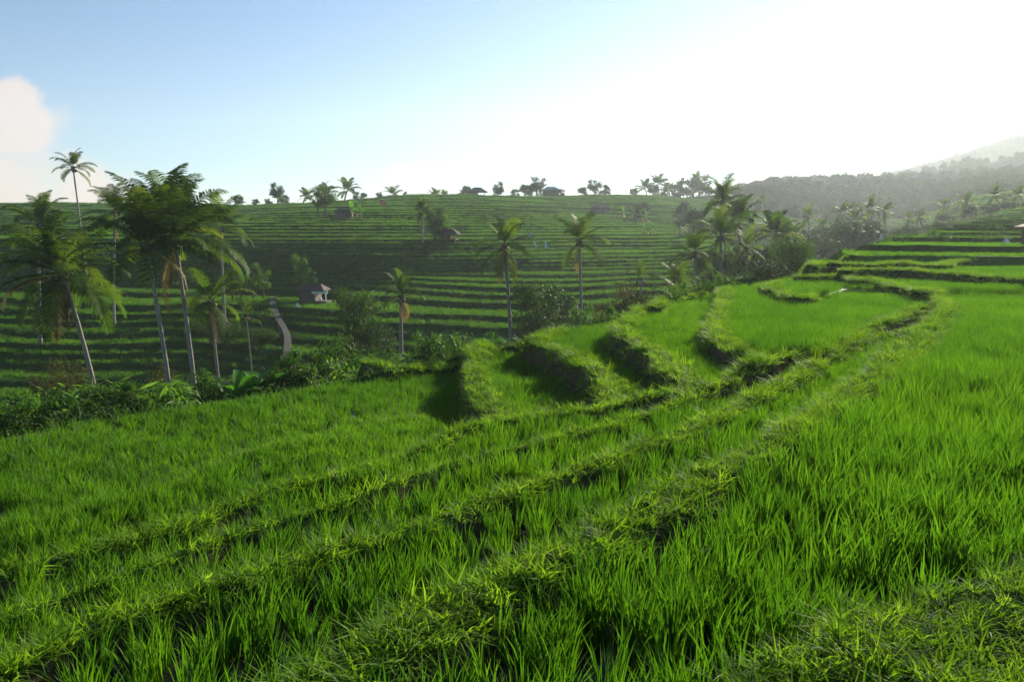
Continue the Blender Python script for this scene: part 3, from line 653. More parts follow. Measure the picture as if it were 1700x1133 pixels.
palm(157, 47, (104, 452), 4.7, 'leaning coconut palm at the far left with a wide drooping crown and grey trunk', G1, nf=34, dry=3, r0=0.16, lo=-45, seed=1, skirt=True)
palm(277, 43, (243, 408), 4.6, 'tall coconut palm with a straight grey trunk and upright fronds, left of the paired crowns', G1, nf=24, dry=1, r0=0.15, hi=90, lo=-5, seed=2)
palm(318, 44, (291, 398), 4.9, 'tallest coconut palm with yellowing fronds on its right side, right of the paired crowns', G1, nf=26, dry=2, r0=0.155, hi=90, lo=-10, seed=3, az_bias=0.0)
palm(358, 46, (348, 498), 2.9, 'short thin coconut palm just right of the tallest pair', G1, nf=14, dry=3, r0=0.12, lo=-30, seed=4)
palm(371, 70, (366, 378), 4.0, 'coconut palm whose crown shows behind the right side of the tallest pair', G1, nf=18, dry=2, r0=0.15, seed=5)
palm(148, 88, (121, 277), 2.7, 'slender lone palm standing high against the sky on the left', G1, nf=17, dry=1, r0=0.12, hi=80, lo=-35, seed=6)
palm(186, 72, (192, 350), 3.6, 'coconut palm half hidden between the leaning palm and the tall pair', G1, nf=18, dry=2, r0=0.14, seed=7)
palm(60, 66, (66, 372), 3.9, 'coconut palm behind the leaning palm with its crown at the skyline', G1, nf=18, dry=1, r0=0.15, seed=8)
palm(413, 56, (408, 522), 1.8, 'young low palm with arching fronds beside the path', G1, nf=9, dry=1, r0=0.07, seed=9)
G2 = 'coconut palms in the middle of the valley'
palm(850, 52, (838, 405), 2.9, 'tall coconut palm with ragged fronds and yellow hanging ones in the middle of the view', G2, nf=17, dry=3, r0=0.15, hi=86, lo=-50, seed=11)
palm(967, 58, (962, 400), 3.0, 'slim coconut palm with a few drooping side fronds, right of the middle', G2, nf=15, dry=1, r0=0.13, hi=86, lo=-35, seed=12)
palm(664, 60, (666, 490), 2.6, 'short coconut palm with bunched upright fronds before the shaded slope', G2, nf=16, dry=3, r0=0.17, hi=88, lo=-10, seed=13)
palm(1066, 62, (1064, 462), 2.0, 'young palm with two raised fronds behind the brown bush', G2, nf=5, dry=0, r0=0.10, hi=84, lo=45, seed=14)
palm(1124, 50, (1124, 478), 2.2, 'low spreading palm without visible trunk beside the banana plants', G2, nf=15, dry=2, r0=0.12, hi=84, lo=0, seed=15)
palm(1153, 58, (1154, 418), 2.5, 'dark coconut palm left of the tall bright pair', G2, nf=17, dry=1, r0=0.13, lo=-35, seed=16)
palm(1198, 66, (1196, 392), 3.6, 'tall coconut palm with broad yellow green fronds in the hazy grove', G2, nf=22, dry=2, r0=0.16, lo=-40, seed=17)
palm(1204, 84, (1200, 332), 3.4, 'highest palm of the hazy grove, rising to the skyline', G2, nf=22, dry=1, r0=0.15, lo=-35, seed=18)
palm(1224, 80, (1228, 362), 3.2, 'palm close right of the highest one in the hazy grove', G2, near=False, nf=20, dry=1, r0=0.15, seed=19)
palm(1292, 74, (1288, 388), 3.0, 'hazy palm with backlit arching fronds behind the round tree', G2, near=False, nf=19, dry=1, r0=0.14, seed=20)
palm(1242, 62, (1240, 412), 2.2, 'pale yellowish palm between the grove and the dark round bush', G2, nf=14, dry=3, r0=0.12, seed=21)
palm(1316, 78, (1312, 396), 2.4, 'small hazy palm right of the backlit arching one', G2, near=False, nf=15, dry=0, r0=0.12, seed=22)
palm(1165, 76, (1163, 448), 2.2, 'low palm in the gap under the tall bright pair', G2, near=False, nf=14, dry=1, r0=0.12, seed=23)
palm(704, D(704, 402), (700, 350), 2.0, 'small palm standing on the hillside beside the thatched hut', G2, near=False, nf=16, dry=0, r0=0.16, hi=88, lo=-30, seed=24)
palm(1265, 190, (1264, 332), 2.0, 'tiny yellow palm alone on the hazy slope', G2, near=False, nf=12, dry=0, r0=0.15, seed=25)
G3 = 'palms along the skyline of the far hill'
sk = [(508, 232, 327, 3.0, 'second palm from the left on the skyline, low and bushy'), (541, 232, 322, 3.9, 'wide palm on the skyline above the small round hut'),
      (577, 234, 316, 3.9, 'tallest palm on the skyline left of centre with a full star crown'), (653, 238, 323, 3.2, 'palm with raised fronds on the skyline left of centre'),
      (470, 232, 337, 2.0, 'very low palm beside the dark lollipop tree on the skyline'), (722, 240, 324, 2.4, 'low palm on the skyline left of the flat hut'),
      (738, 242, 325, 2.2, 'smaller palm close beside the low one left of the flat hut'), (770, 246, 324, 2.6, 'palm on the skyline just left of the flat hut'),
      (1070, 285, 312, 3.8, 'leftmost palm of the skyline group right of centre'), (1091, 288, 306, 4.4, 'tallest palm of the skyline group right of centre'),
      (1108, 292, 314, 3.2, 'third palm of the skyline group right of centre'), (1130, 300, 310, 3.4, 'thin palm between the trees of the skyline group'),
      (1157, 305, 300, 3.8, 'palm rising over the round trees at the end of the skyline group'), (1170, 310, 302, 3.2, 'last feathery palm at the right end of the skyline group'),
      (1116, 295, 315, 2.9, 'short palm in the thick of the skyline group')]
for i, (px, y, py, R, lab) in enumerate(sk):
    palm(px, y, (px, py), R * 1.2, lab, G3, near=False, nf=15, dry=0, r0=0.28, hi=84, lo=-20, seed=40 + i)
G4 = 'hazy palms in the valley on the right'
hz = [(1342, 150, 356, 2.6), (1368, 140, 372, 2.2), (1397, 150, 350, 2.9), (1412, 165, 346, 2.4), (1421, 140, 362, 2.8), (1447, 145, 343, 3.1), (1468, 150, 349, 2.7), (1508, 160, 362, 1.9), (1526, 150, 358, 2.2),
      (1567, 165, 340, 2.2), (1603, 150, 334, 2.7), (1612, 170, 340, 2.0), (1650, 150, 322, 2.8), (1668, 170, 330, 2.3), (1690, 150, 322, 2.7)]
nh = 0
for i, (px, y, py, R_) in enumerate(hz):
    palm(px + (i * 5) % 7 - 3, y, (px, py + 2), R_, 'hazy palm silhouette in the misty valley beyond the right terraces, %s from the left' % ORD[sorted(q[0] for q in hz).index(px)], G4, near=False, nf=13, dry=0, r0=0.2, lo=-35, seed=70 + i)

# ---------------------------------------------------------------- broadleaf trees, shrubs
def leaves(clumps, per, size, mat, seed, name='crown', aspect=0.45, shell=0.55, up=0.5, drp=0.0):
    r = np.random.default_rng(seed); C = []
    for (cx, cy, cz, rad) in clumps:
        n = int(per * rad * rad * 4); d = r.normal(size=(n, 3)); d /= np.linalg.norm(d, axis=1)[:, None]
        q = (shell + (1 - shell) * r.uniform(size=n) ** 0.6) * (1 + 0.22 * r.normal(size=n))
        pt = np.array([cx, cy, cz]) + d * (q * rad)[:, None] * [1, 1, 0.82]
        C.append((pt, d))
    P = np.vstack([c[0] for c in C]); D = np.vstack([c[1] for c in C]); n = len(P)
    nrm = D + np.array([0, 0, up]) + r.normal(0, 0.6, (n, 3)); nrm /= np.linalg.norm(nrm, axis=1)[:, None]
    a = np.cross(nrm, r.normal(size=(n, 3))) + np.array([0, 0, -drp]); a /= np.linalg.norm(a, axis=1)[:, None]; b = np.cross(nrm, a)
    s_ = size * r.uniform(0.6, 1.3, n)[:, None]; w = s_ * aspect
    mid = P + a * s_ * 0.5 - nrm * s_ * 0.08
    V = np.stack([P, mid - b * w * 0.5, P + a * s_ - nrm * s_ * 0.2, mid + b * w * 0.5], 1).reshape(-1, 3)
    Q = np.arange(4 * n).reshape(n, 4)
    return quads_mesh(name, V, Q, mat)
def tree_meshes(kind, seed):
    r = np.random.default_rng(seed); mb = MB()
    if kind == 'round':      # dense round head on a short trunk; unit height about 1
        cl = [(0, 0, .62, .26)] + [(.26 * math.cos(a) * r.uniform(.6, 1.1), .26 * math.sin(a) * r.uniform(.6, 1.1), .60 + r.uniform(-.18, .22), r.uniform(.11, .19)) for a in np.linspace(0, 6.28, 12)[:-1]]
        cr = leaves(cl, 5200, .030, M['leaf'], seed); trunk_h, tr = .5, .03
    elif kind == 'bush':
        cl = [(r.uniform(-.42, .42), r.uniform(-.42, .42), r.uniform(.10, .55), r.uniform(.14, .26)) for _ in range(15)]
        cr = leaves(cl, 2300, .050, M['leaf'], seed); trunk_h, tr = .3, .02
    elif kind == 'dome':
        cl = [(0, 0, .38, .36)] + [(.30 * math.cos(a) * r.uniform(.7, 1.1), .30 * math.sin(a) * r.uniform(.7, 1.1), r.uniform(.16, .56), r.uniform(.14, .2)) for a in np.linspace(0, 12.5, 16)]
        cr = leaves(cl, 3800, .036, M['leaf_dark'], seed); trunk_h, tr = .3, .03
    elif kind == 'brown_bush':
        cl = [(r.uniform(-.36, .36), r.uniform(-.36, .36), r.uniform(.15, .7), r.uniform(.14, .24)) for _ in range(14)]
        cr = leaves(cl, 2800, .042, M['leaf_brown'], seed); trunk_h, tr = .4, .025
    elif kind == 'sparse':   # airy tree with visible limbs
        cl = [(.22 * math.cos(a) * r.uniform(.3, 1.2), .22 * math.sin(a) * r.uniform(.3, 1.2), r.uniform(.42, .95), r.uniform(.06, .12)) for a in np.linspace(0, 12.5, 20)]
        cr = leaves(cl, 3000, .045, M['leaf_light'], seed, shell=.2); trunk_h, tr = .8, .022
    elif kind == 'speckled':
        cl = [(.24 * math.cos(a) * r.uniform(.3, 1.2), .24 * math.sin(a) * r.uniform(.3, 1.2), r.uniform(.2, .9), r.uniform(.08, .18)) for a in np.linspace(0, 12.5, 22)]
        cr = leaves(cl, 3200, .038, M['leaf'], seed, shell=.3); trunk_h, tr = .75, .02
    elif kind == 'hand':     # shrub of long drooping leaves
        cl = [(r.uniform(-.5, .5), r.uniform(-.4, .4), r.uniform(.12, .55), r.uniform(.12, .22)) for _ in range(16)]
        cr = leaves(cl, 520, .17, M['leaf_light'], seed, aspect=.2, shell=.5, up=.9, drp=.6); trunk_h, tr = .4, .018
    elif kind == 'far':      # distant head, larger leaves
        cl = [(.3 * math.cos(a) * r.uniform(.2, 1.1), .3 * math.sin(a) * r.uniform(.2, 1.1), r.uniform(.12, .86), r.uniform(.12, .2)) for a in np.linspace(0, 12.5, 16)]
        cr = leaves(cl, 900, .075, M['far_leaf'], seed, aspect=.7, shell=.4); trunk_h, tr = .6, .03
    P = [np.array([0, 0, -.05]), np.array([.01, .01, trunk_h * .4]), np.array([-.01, .0, trunk_h])]
    mb.tube(P, [tr * 1.3, tr, tr * .5], 7)
    for (cx, cy, cz, rad) in cl[:14]:
        s_ = np.array([0, 0, min(trunk_h * .8, cz * .55)]); e = np.array([cx, cy, cz]); m_ = (s_ + e) / 2 + [0, 0, -.02]
        mb.tube([s_, m_, e], [tr * .5, tr * .32, tr * .12], 5, False)
    return mb.mesh('trunk', M['bark'], True), cr
KIND = {k: [tree_meshes(k, 500 + 31 * i + v) for v in range(3)] for i, k in enumerate(('dome', 'round', 'bush', 'brown_bush', 'sparse', 'speckled', 'hand', 'far'))}
_tn = [0]
UNIT_H = {'dome': .8, 'round': .95, 'bush': .78, 'brown_bush': .9, 'sparse': 1.0, 'speckled': 1.0, 'hand': .75, 'far': 1.0}
def tree(kind, px, y, size, label, group=None, name='tree', cat='tree', wide=1.0, sink=0.0, var=None, rz=None, top=None):
    _tn[0] += 1; v = (_tn[0] if var is None else var) % 3
    x = at_y(px, 480, y)[0]; z = ground(x, y)
    sv = size
    if top is not None:
        sv = max((at_y(px, top, y)[2] - z + sink) / UNIT_H[kind], 0.3); size = min((size + sv) / 2, size * 1.25) if sv > size else sv * 1.15
    r = link(name, None, label, cat, group, loc=(x, y, z - sink), rot=(0, 0, (_tn[0] * 1.7) % 6.28 if rz is None else rz), scale=(size * wide, size * wide, sv))
    link('trunk' if cat == 'tree' else 'stems', KIND[kind][v][0], parent=r); link('crown' if cat == 'tree' else 'foliage', KIND[kind][v][1], parent=r)
    return r
tree('speckled', 588, 52, 4.6, 'dark round tree in front of the lit terraces, left of the short palm', wide=1.0, top=462)
tree('round', 622, 50, 3.2, 'smaller dark tree joined to the right of the dark round tree', top=530)
tree('speckled', 893, 50, 5.0, 'broad dark tree with glinting leaves between the two middle palms', wide=1.15, top=468)
tree('speckled', 925, 56, 3.8, 'airy grey green tree at the right side of the glinting one', top=474)
tree('sparse', 500, 84, 6.0, 'slim light tree by the white fronted hut, taller of its two', wide=.8, top=424)
tree('sparse', 512, 86, 4.0, 'small light tree touching the left wall of the white fronted hut', top=446)
tree('round', 1318, 48, 4.4, 'upright round headed tree on two bare trunks at the foot of the right terraces', wide=.78, top=378)
tree('round', 1300, 66, 3.8, 'rounded tree just behind the upright two trunked one', wide=.8, top=396)
tree('speckled', 1180, 72, 4.6, 'dark tree filling the hazy grove below the tall pair', top=420)
tree('round', 1215, 70, 4.6, 'dark rounded tree in the hazy grove behind the dark bush', top=405)
tree('speckled', 1268, 72, 4.4, 'hazy tree between the dark bush and the upright tree', top=408)
tree('speckled', 724, D(724, 402), 4.6, 'reddish leaved tree between the small palm and the thatched hut', wide=1.1)
tree('sparse', 735, D(735, 400), 3.6, 'yellow green tree leaning over the thatched hut')
tree('round', 545, D(545, 361), 6.0, 'dark tree left of the round hut on the far hillside')
tree('sparse', 533, D(533, 362), 4.2, 'pale shrubby tree left of the dark one near the round hut')
tree('brown_bush', 1042, 47, 3.0, 'olive brown rounded bush at the edge of the upper paddies', name='bush', cat='bush', wide=1.0, top=458)
tree('brown_bush', 1058, 49, 2.4, 'lower olive bush at the right foot of the brown one', name='bush', cat='bush', top=478)
tree('dome', 1250, 40, 2.6, 'big dark dome shaped bush beside the upright tree', name='bush', cat='bush', wide=1.15, top=414)
tree('dome', 1222, 43, 2.0, 'dark bush tucked to the left of the dome shaped one', name='bush', cat='bush', wide=1.0, top=434)
tree('dome', 1283, 44, 1.8, 'low shrub between the dome shaped bush and the two trunked tree', name='bush', cat='bush', top=440)
tree('hand', 150, 18.8, 2.6, 'large shrub with long drooping leaves under the leaning palm', name='shrub', cat='shrub', wide=1.2, rz=.4, sink=.0, top=620)
tree('hand', 208, 19, 2.2, 'shrub with long bright leaves right of the largest drooping one', name='shrub', cat='shrub', wide=1.0, rz=2, top=628)
tree('hand', 95, 18.8, 2.0, 'long leaved shrub left of the largest drooping one', name='shrub', cat='shrub', wide=1.0, top=634)
GS = 'shrubs of the thicket along the lower edge of the big paddy'
thick = [(-40, 17, 655), (-5, 16.5, 672), (20, 17.5, 650), (48, 17.5, 640), (75, 17.5, 655), (100, 17.8, 665), (128, 18, 672), (165, 18, 668), (188, 18.2, 660), (215, 18.6, 640), (232, 19, 628), (262, 20, 622), (292, 20, 645), (320, 20.5, 650), (346, 21, 628), (372, 21, 642),
        (400, 21.5, 632), (485, 23, 598), (505, 24, 590), (530, 24.5, 585), (560, 25, 592), (585, 25.5, 600), (605, 26, 602), (632, 28, 582), (670, 29, 585), (712, 31, 560), (738, 32, 548), (752, 32, 545), (770, 32, 552), (790, 32, 566), (815, 32, 560), (455, 23, 610), (545, 28, 560), (470, 26, 600)]
for i, (px, y, tp) in enumerate(thick):
    kd, nm = (('bush', 'low dark shrub'), ('sparse', 'light leafy shrub'), ('bush', 'dense dark shrub'), ('hand', 'long leaved bright shrub'), ('bush', 'tangled green shrub'), ('sparse', 'pale airy shrub'))[(i * 5 + i // 4) % 6]
    tree(kd, px, y, 1.7 if i % 3 else 1.3, nm + ' in the thicket along the lower paddy edge, %s from the left' % ORD[sorted(q[0] for q in thick).index(px)], GS, 'shrub', 'shrub', wide=1.2, sink=.1, top=tp - (14 if 400 < px < 660 else 6))
GS2 = 'small shrubs along the far edge of the upper paddies'
up_edge = [(962, 34, 506), (985, 36, 512), (1005, 37, 508), (1100, 42, 470), (1130, 43, 462), (1085, 41, 478), (1152, 44, 468), (1178, 44, 462), (1200, 45, 455), (1310, 46, 450), (1112, 43, 482), (1165, 45, 474)]
for i, (px, y, tp) in enumerate(up_edge):
    tree('bush' if i % 2 else 'sparse', px, y, 1.5, 'small tangled shrub on the far edge of the upper paddies, %s from the left' % ORD[sorted(q[0] for q in up_edge).index(px)], GS2, 'shrub', 'shrub', wide=1.2, sink=.05, top=tp)
GS3 = 'shrubs on the left banks of the valley'
banks = [(385, 80, 440, 'round', 'dark rounded shrub on the shaded bank behind the left palms'), (400, 78, 446, 'sparse', 'light airy shrub on the shaded bank behind the left palms'), (420, 84, 438, 'sparse', 'tallest light shrub on the shaded bank behind the left palms'), (437, 84, 450, 'sparse', 'light shrub with a yellowish head above the top of the path'), (368, 66, 530, 'bush', 'dark low bush by the short thin palm'), (335, 70, 520, 'bush', 'dark bush behind the tallest pair of trunks'),
    (445, 72, 512, 'sparse', 'bright shrub at the top left side of the path'), (428, 66, 540, 'bush', 'leafy shrub left of the path on the terrace bank'), (453, 77, 506, 'bush', 'small shrub where the path begins'), (80, 52, 590, 'brown_bush', 'brownish bare shrub before the terraces at the far left'), (262, 44, 612, 'brown_bush', 'brownish shrub at the foot of the tall palms'), (340, 42, 612, 'sparse', 'light green shrub at the foot of the tallest palm')]
for (px, y, tp, k, lab) in banks:
    tree(k, px, y, 2.4, lab, GS3, 'shrub', 'shrub', wide=1.1, top=tp)
# skyline trees of the far hill, one by one
for (px, y, s_, k, lab) in [(404, 236, 5.2, 'far', 'low wide tree at the left end of the skyline'), (468, 236, 10.5, 'far', 'dark tall narrow tree on the skyline left of the palms'),
        (480, 236, 4.5, 'far', 'low bush right of the dark narrow skyline tree'), (432, 236, 3.6, 'far', 'small round bush on the skyline at the left'), (452, 236, 3.8, 'far', 'low bush just left of the dark narrow skyline tree'),
        (596, 238, 4.0, 'far', 'small tree right of the tallest star crowned skyline palm'), (608, 238, 3.6, 'far', 'pointed little tree at the right of the star crowned palm'), (633, 240, 3.4, 'far', 'low bush before the palm with raised fronds'),
        (676, 242, 3.2, 'far', 'light low bush right of the palm with raised fronds'), (776, 248, 7.0, 'far', 'slim tree just left of the flat skyline hut'), (827, 252, 9.5, 'far', 'airy upright tree on the skyline right of the flat hut'),
        (855, 254, 5.6, 'far', 'low broad tree between the airy tree and the teal hut'), (871, 255, 7.2, 'far', 'round tree left of the tallest clump by the teal hut'), (890, 256, 11.0, 'far', 'tallest leafy tree beside the teal roofed hut'), (930, 260, 5.2, 'far', 'small tree right of the teal roofed hut'),
        (965, 264, 5.5, 'far', 'leftmost low tree of the bushes right of the teal hut'), (985, 266, 8.5, 'far', 'bushy tree with a raised top right of the teal hut'), (1003, 268, 6.0, 'far', 'low round tree at the end of the bushes right of the teal hut'),
        (1048, 280, 5.0, 'far', 'small bushy tree left of the skyline palm group'), (1080, 288, 8.0, 'far', 'leafy tree under the leftmost palms of the skyline group'), (1120, 296, 8.5, 'far', 'leafy tree in the middle of the skyline palm group'),
        (1145, 300, 14.5, 'far', 'large tall round tree near the end of the skyline palm group'), (1165, 304, 11.5, 'far', 'round tree under the last feathery palm'), (1098, 290, 6.5, 'far', 'dark low tree between the tallest skyline palms'),
        (1300, 420, 8.0, 'far', 'small flat topped tree on the village ridge')]:
    tree(k, px, y, s_ * .66, lab, wide=.85 if px in (468, 827, 776) else 1.25)
for (px, y, s_, lab) in [(1060, 190, 5.0, 'hazy tree on the slope below the skyline group, left of three'), (1130, 185, 6.5, 'hazy broad tree on the slope below the skyline group, middle of three'), (1150, 150, 6.0, 'hazy tree low on the slope left of the grove')]:
    tree('far', px, y, s_, lab)
GS4 = 'hazy trees in the valley on the right'
gs4 = [(1335, 95, 5.5), (1350, 105, 6.5), (1370, 100, 6), (1388, 112, 7), (1405, 110, 8), (1420, 112, 8), (1440, 112, 7), (1455, 115, 7), (1475, 115, 6), (1346, 130, 7), (1362, 130, 7), (1500, 120, 5.5), (1520, 122, 5), (1545, 125, 4.5), (1400, 128, 9), (1430, 130, 9), (1325, 85, 4.5), (1380, 92, 4), (1341, 75, 3), (1560, 130, 5)]
for i, (px, y, s_) in enumerate(gs4):
    tree('far', px, y, s_ * .85, 'hazy leafy tree in the misty valley by the right terraces, %s from the left' % ORD[sorted(q[0] for q in gs4).index(px)], GS4)
GS5 = 'bushes behind the top of the right terraces'
gs5 = [(1568, 100, 3.5), (1585, 100, 3.8), (1603, 101, 4.2), (1620, 102, 4.4), (1638, 102, 4.6), (1655, 103, 4.4), (1672, 104, 4.6), (1690, 104, 4.8), (1712, 104, 4.8), (1740, 104, 5.0), (1630, 140, 6), (1600, 140, 6), (1660, 140, 6.5), (1691, 140, 7), (1720, 140, 7)]
for i, (px, y, s_) in enumerate(gs5):
    tree('bush' if i < 10 else 'far', px, y, 2.6, ('bush in the hedge behind the highest right terrace, %s from the left' if i < 10 else 'tree rising over the hedge of the highest right terrace, %s from the left') % ORD[sorted(q[0] for q in (gs5[:10] if i < 10 else gs5[10:])).index(px)], GS5, 'bush', 'bush', wide=1.4, top=(363 - (px - 1568) * .13) if i < 10 else 340 - (px - 1600) * .12)

# ---------------------------------------------------------------- banana plants
def banana_leaf(length, width, pitch, seed):
    r = np.random.default_rng(seed); n = 9; V, Q = [], []; p = np.zeros(3); ang = pitch
    pet = 0.18
    for i in range(n + 1):
        t = i / n; wd = width * (0.06 if t < pet else math.sin(math.pi * min(1, ((t - pet) / (1 - pet)) ** 0.75 * 0.97 + 0.02)) ** .6) * 0.5 + .005
        rip = 1 + r.uniform(-.18, .08)
        up = np.array([-math.sin(ang), 0, math.cos(ang)])
        V += [p + np.array([0, -wd * rip, 0]) + up * wd * .35, p, p + np.array([0, wd * rip, 0]) + up * wd * .35]
        if i: a = 3 * i; Q += [(a - 3, a - 2, a + 1, a), (a - 2, a - 1, a + 2, a + 1)]
        ang -= 0.05 + 0.22 * t; p = p + length / n * np.array([math.cos(ang), r.normal(0, .01), math.sin(ang)])
    return quads_mesh('leaf', np.array(V), np.array(Q), M['banana'], True)
BL = [[banana_leaf(1.7, .5, math.radians(a), 600 + i * 3 + v) for v in range(2)] for i, a in enumerate((88, 80, 64, 40))]
M['ban_dry'] = leaf_mat('dry_banana_leaf', [(0.10, 0.075, 0.04), (0.2, 0.15, 0.08), (0.32, 0.25, 0.14)], trans=.3, rough=.7)
BD = quads_mesh('leaf', np.array([v.co[:] for v in BL[3][0].vertices]), np.array([p.vertices[:] for p in BL[3][0].polygons]), M['ban_dry'], True)
def banana(px, y, size, label, group='banana plants', nl=8, seed=0, top=None):
    r = np.random.default_rng(700 + seed); x = at_y(px, 560, y)[0]; z = ground(x, y)
    if top is not None: size = min(1.8 if y < 40 else 2.8, max(1.0, (at_y(px, top, y)[2] - z) / 1.0))
    sc = size / 2.6
    t = link('banana_plant', None, label, 'banana plant', group, loc=(x, y, z))
    mb = MB(); mb.tube([(0, 0, -.1), (.02, 0, .6 * sc), (.0, .03, 1.15 * sc)], [.12 * sc, .10 * sc, .05 * sc], 8); link('stem', mb.mesh('stem', M['stem'], True), parent=t)
    for k in range(nl):
        f = k / max(nl - 1, 1); ci = min(3, int(f * 4)); link('leaf', BL[ci][r.integers(2)], parent=t, loc=(0, 0, (1.15 - .25 * f) * sc), rot=(r.normal(0, .15), r.normal(0, .1), k * 2.4 + r.normal(0, .3)), scale=float(sc * r.uniform(.75, 1.1)))
    for k in range(2): link('dry_leaf', BD, parent=t, loc=(0, 0, .95 * sc), rot=(0, 1.1, r.uniform(0, 6.28)), scale=float(sc * .7))
BT = {418: 578, 392: 598, 444: 588, 300: 640, 496: 588, 520: 584, 565: 572, 590: 562, 608: 592, 655: 532, 636: 545, 676: 562, 730: 532, 755: 526, 700: 572, 1192: 438, 1140: 468, 1092: 474, 1078: 488, 1210: 452}
for i, (px, y, s_, lab, nl) in enumerate([
        (418, 22, 2.1, 'big bright banana plant with an upright leaf at the lower edge of the left paddy', 10), (392, 21.5, 1.5, 'banana plant with a long leaf leaning left beside the big bright one', 7), (444, 22.5, 1.5, 'banana plant at the right side of the big bright one', 8),
        (300, 22, 1.2, 'little bright banana plant at the foot of the tallest palm', 6), (496, 24, 1.8, 'banana plant with narrow upright leaves beside the lower end of the path', 7), (520, 25, 1.5, 'banana plant right of the narrow leaved one by the path', 7),
        (565, 26, 2.1, 'pale banana plant in the thicket under the dark round tree', 8), (590, 27, 1.8, 'banana plant right of the pale one under the dark round tree', 8), (608, 28, 1.8, 'banana plant with yellow tips in the thicket', 7),
        (655, 30, 3.0, 'banana plant with one broad translucent upright leaf under the short palm', 9), (636, 30, 2.2, 'banana plant with shredded leaves leaning left of the broad leaved one', 8), (676, 30, 1.8, 'banana plant with a brown drooping leaf right of the broad leaved one', 8),
        (730, 33, 2.3, 'banana plant with paired upright leaves before the lit terraces', 6), (755, 33, 2.4, 'banana plant with a single bright raised leaf', 4), (700, 32, 1.3, 'low banana plant between the short palm and the paired leaved one', 6),
        (1192, 46, 2.6, 'bright banana plant in front of the hazy grove', 9), (1140, 45, 2.0, 'banana plant with a broad leaf at the edge of the upper paddies', 6), (1092, 45, 2.0, 'banana plant right of the olive brown bush', 7), (1078, 45, 1.3, 'yellow leaved young banana plant by the olive brown bush', 5), (1210, 47, 1.9, 'banana plant beside the dark dome shaped bush', 7)]):
    banana(px, y, s_, lab, nl=nl, seed=i, top=BT.get(px))
for i, (px, y, s_, lab) in enumerate([(590, D(590, 363), 3.8, 'banana plant right of the round hut on the far hillside'), (605, D(605, 363), 3.2, 'second banana plant right of the round hut, the outer one'), (742, D(742, 398), 3.0, 'banana plant behind the thatched hut'),
        (1030, D(1030, 360), 3.4, 'banana plant at the left of the row on the ridge edge'), (1045, D(1045, 363), 3.6, 'banana plant second in the row on the ridge edge'), (1058, D(1058, 367), 3.8, 'banana plant third in the row on the ridge edge'), (1068, D(1068, 370), 3.6, 'banana plant at the right of the row on the ridge edge'),
        (1120, D(1120, 392), 4.0, 'banana plant with a pale raised leaf on the hazy slope'), (1133, D(1133, 392), 3.6, 'banana plant right of the pale raised leaf on the hazy slope'), (1065, D(1065, 390), 2.6, 'small banana plant on the shaded lower ridge'), (1078, D(1078, 390), 2.6, 'second small banana plant on the shaded lower ridge')]):
    banana(px, y, s_, lab, nl=6, seed=40 + i)
# ---------------------------------------------------------------- huts
def hip_roof(mb, w, d, h, z, over=.5, ridge=.35, sag=0.0, thick=.14):
    W, D = w / 2 + over, d / 2 + over; r = w * ridge / 2
    for dz, f in ((0, 1), (-thick, .96)):
        p = [(-W * f, -D * f, z + dz), (W * f, -D * f, z + dz), (W * f, D * f, z + dz), (-W * f, D * f, z + dz), (-r, 0, z + h + dz), (r, 0, z + h + dz)]
        q = [(0, 1, 5, 4), (1, 2, 5), (2, 3, 4, 5), (3, 0, 4)]; mb.add(p, q if dz == 0 else [tuple(reversed(a)) for a in q])
    p = [(-W, -D, z), (W, -D, z), (W, D, z), (-W, D, z)]; p += [(a * .96, b * .96, c - thick) for a, b, c in p]
    mb.add(p, [(0, 4, 5, 1), (1, 5, 6, 2), (2, 6, 7, 3), (3, 7, 4, 0)])
HW = {573: 30, 745: 36, 793: 34, 914: 26, 995: 26, 1068: 20}      # overall widths seen in the photo
def hut(px, y, w, d, wall_h, roof_h, roof_mat, label, style='wall', rz=0.0, wall_mat='wood', lift=0.0, over=.5, name='hut', cat='hut', ridge=.4):
    if px in HW: q = HW[px] * y / F / (w + 2 * over); w, d, wall_h, roof_h, over = w * q, d * q, wall_h * q, roof_h * q, over * q
    x = at_y(px, 400, y)[0]; z = ground(x, y) + lift; t = link(name, None, label, cat, 'field huts', loc=(x, y, z), rot=(0, 0, rz))
    if style == 'open':
        for sx in (-1, 0, 1):
            for sy in (-1, 1):
                mb = MB(); mb.box((sx * w * .46, sy * d * .44, wall_h / 2 - .3), (.14, .14, wall_h + .6)); link('post', mb.mesh('post', M['wood']), parent=t)
        mb = MB(); mb.box((0, 0, .45), (w * .96, d * .92, .12)); link('platform', mb.mesh('platform', M['wood']), parent=t)
        mb = MB(); mb.box((-w * .2, d * .3, wall_h * .55), (w * .5, .06, wall_h * .8)); link('wall_panel', mb.mesh('wall_panel', M['wood']), parent=t)
    else:
        mb = MB(); e = .12
        for (cx, cy, sx, sy) in ((0, -d / 2, w, e), (0, d / 2, w, e), (-w / 2, 0, e, d - e), (w / 2, 0, e, d - e)):
            if cy < 0:   # front wall with a door gap
                mb.box((-w * .30, cy, wall_h / 2 - .3), (w * .4, e, wall_h + .6)); mb.box((w * .33, cy, wall_h / 2 - .3), (w * .34, e, wall_h + .6)); mb.box((w * .03, cy, wall_h * .93), (w * .26, e, wall_h * .14))
            else: mb.box((cx, cy, wall_h / 2 - .3), (sx, sy, wall_h + .6))
        link('wall', mb.mesh('wall', M[wall_mat]), parent=t)
        mb = MB(); mb.box((w * .03, -d / 2 + .1, wall_h * .43), (w * .24, .05, wall_h * .86)); link('door', mb.mesh('door', M['wood']), parent=t)
    mb = MB(); hip_roof(mb, w, d, roof_h, wall_h, over, ridge); link('roof', mb.mesh('roof', M[roof_mat]), parent=t)
    return t
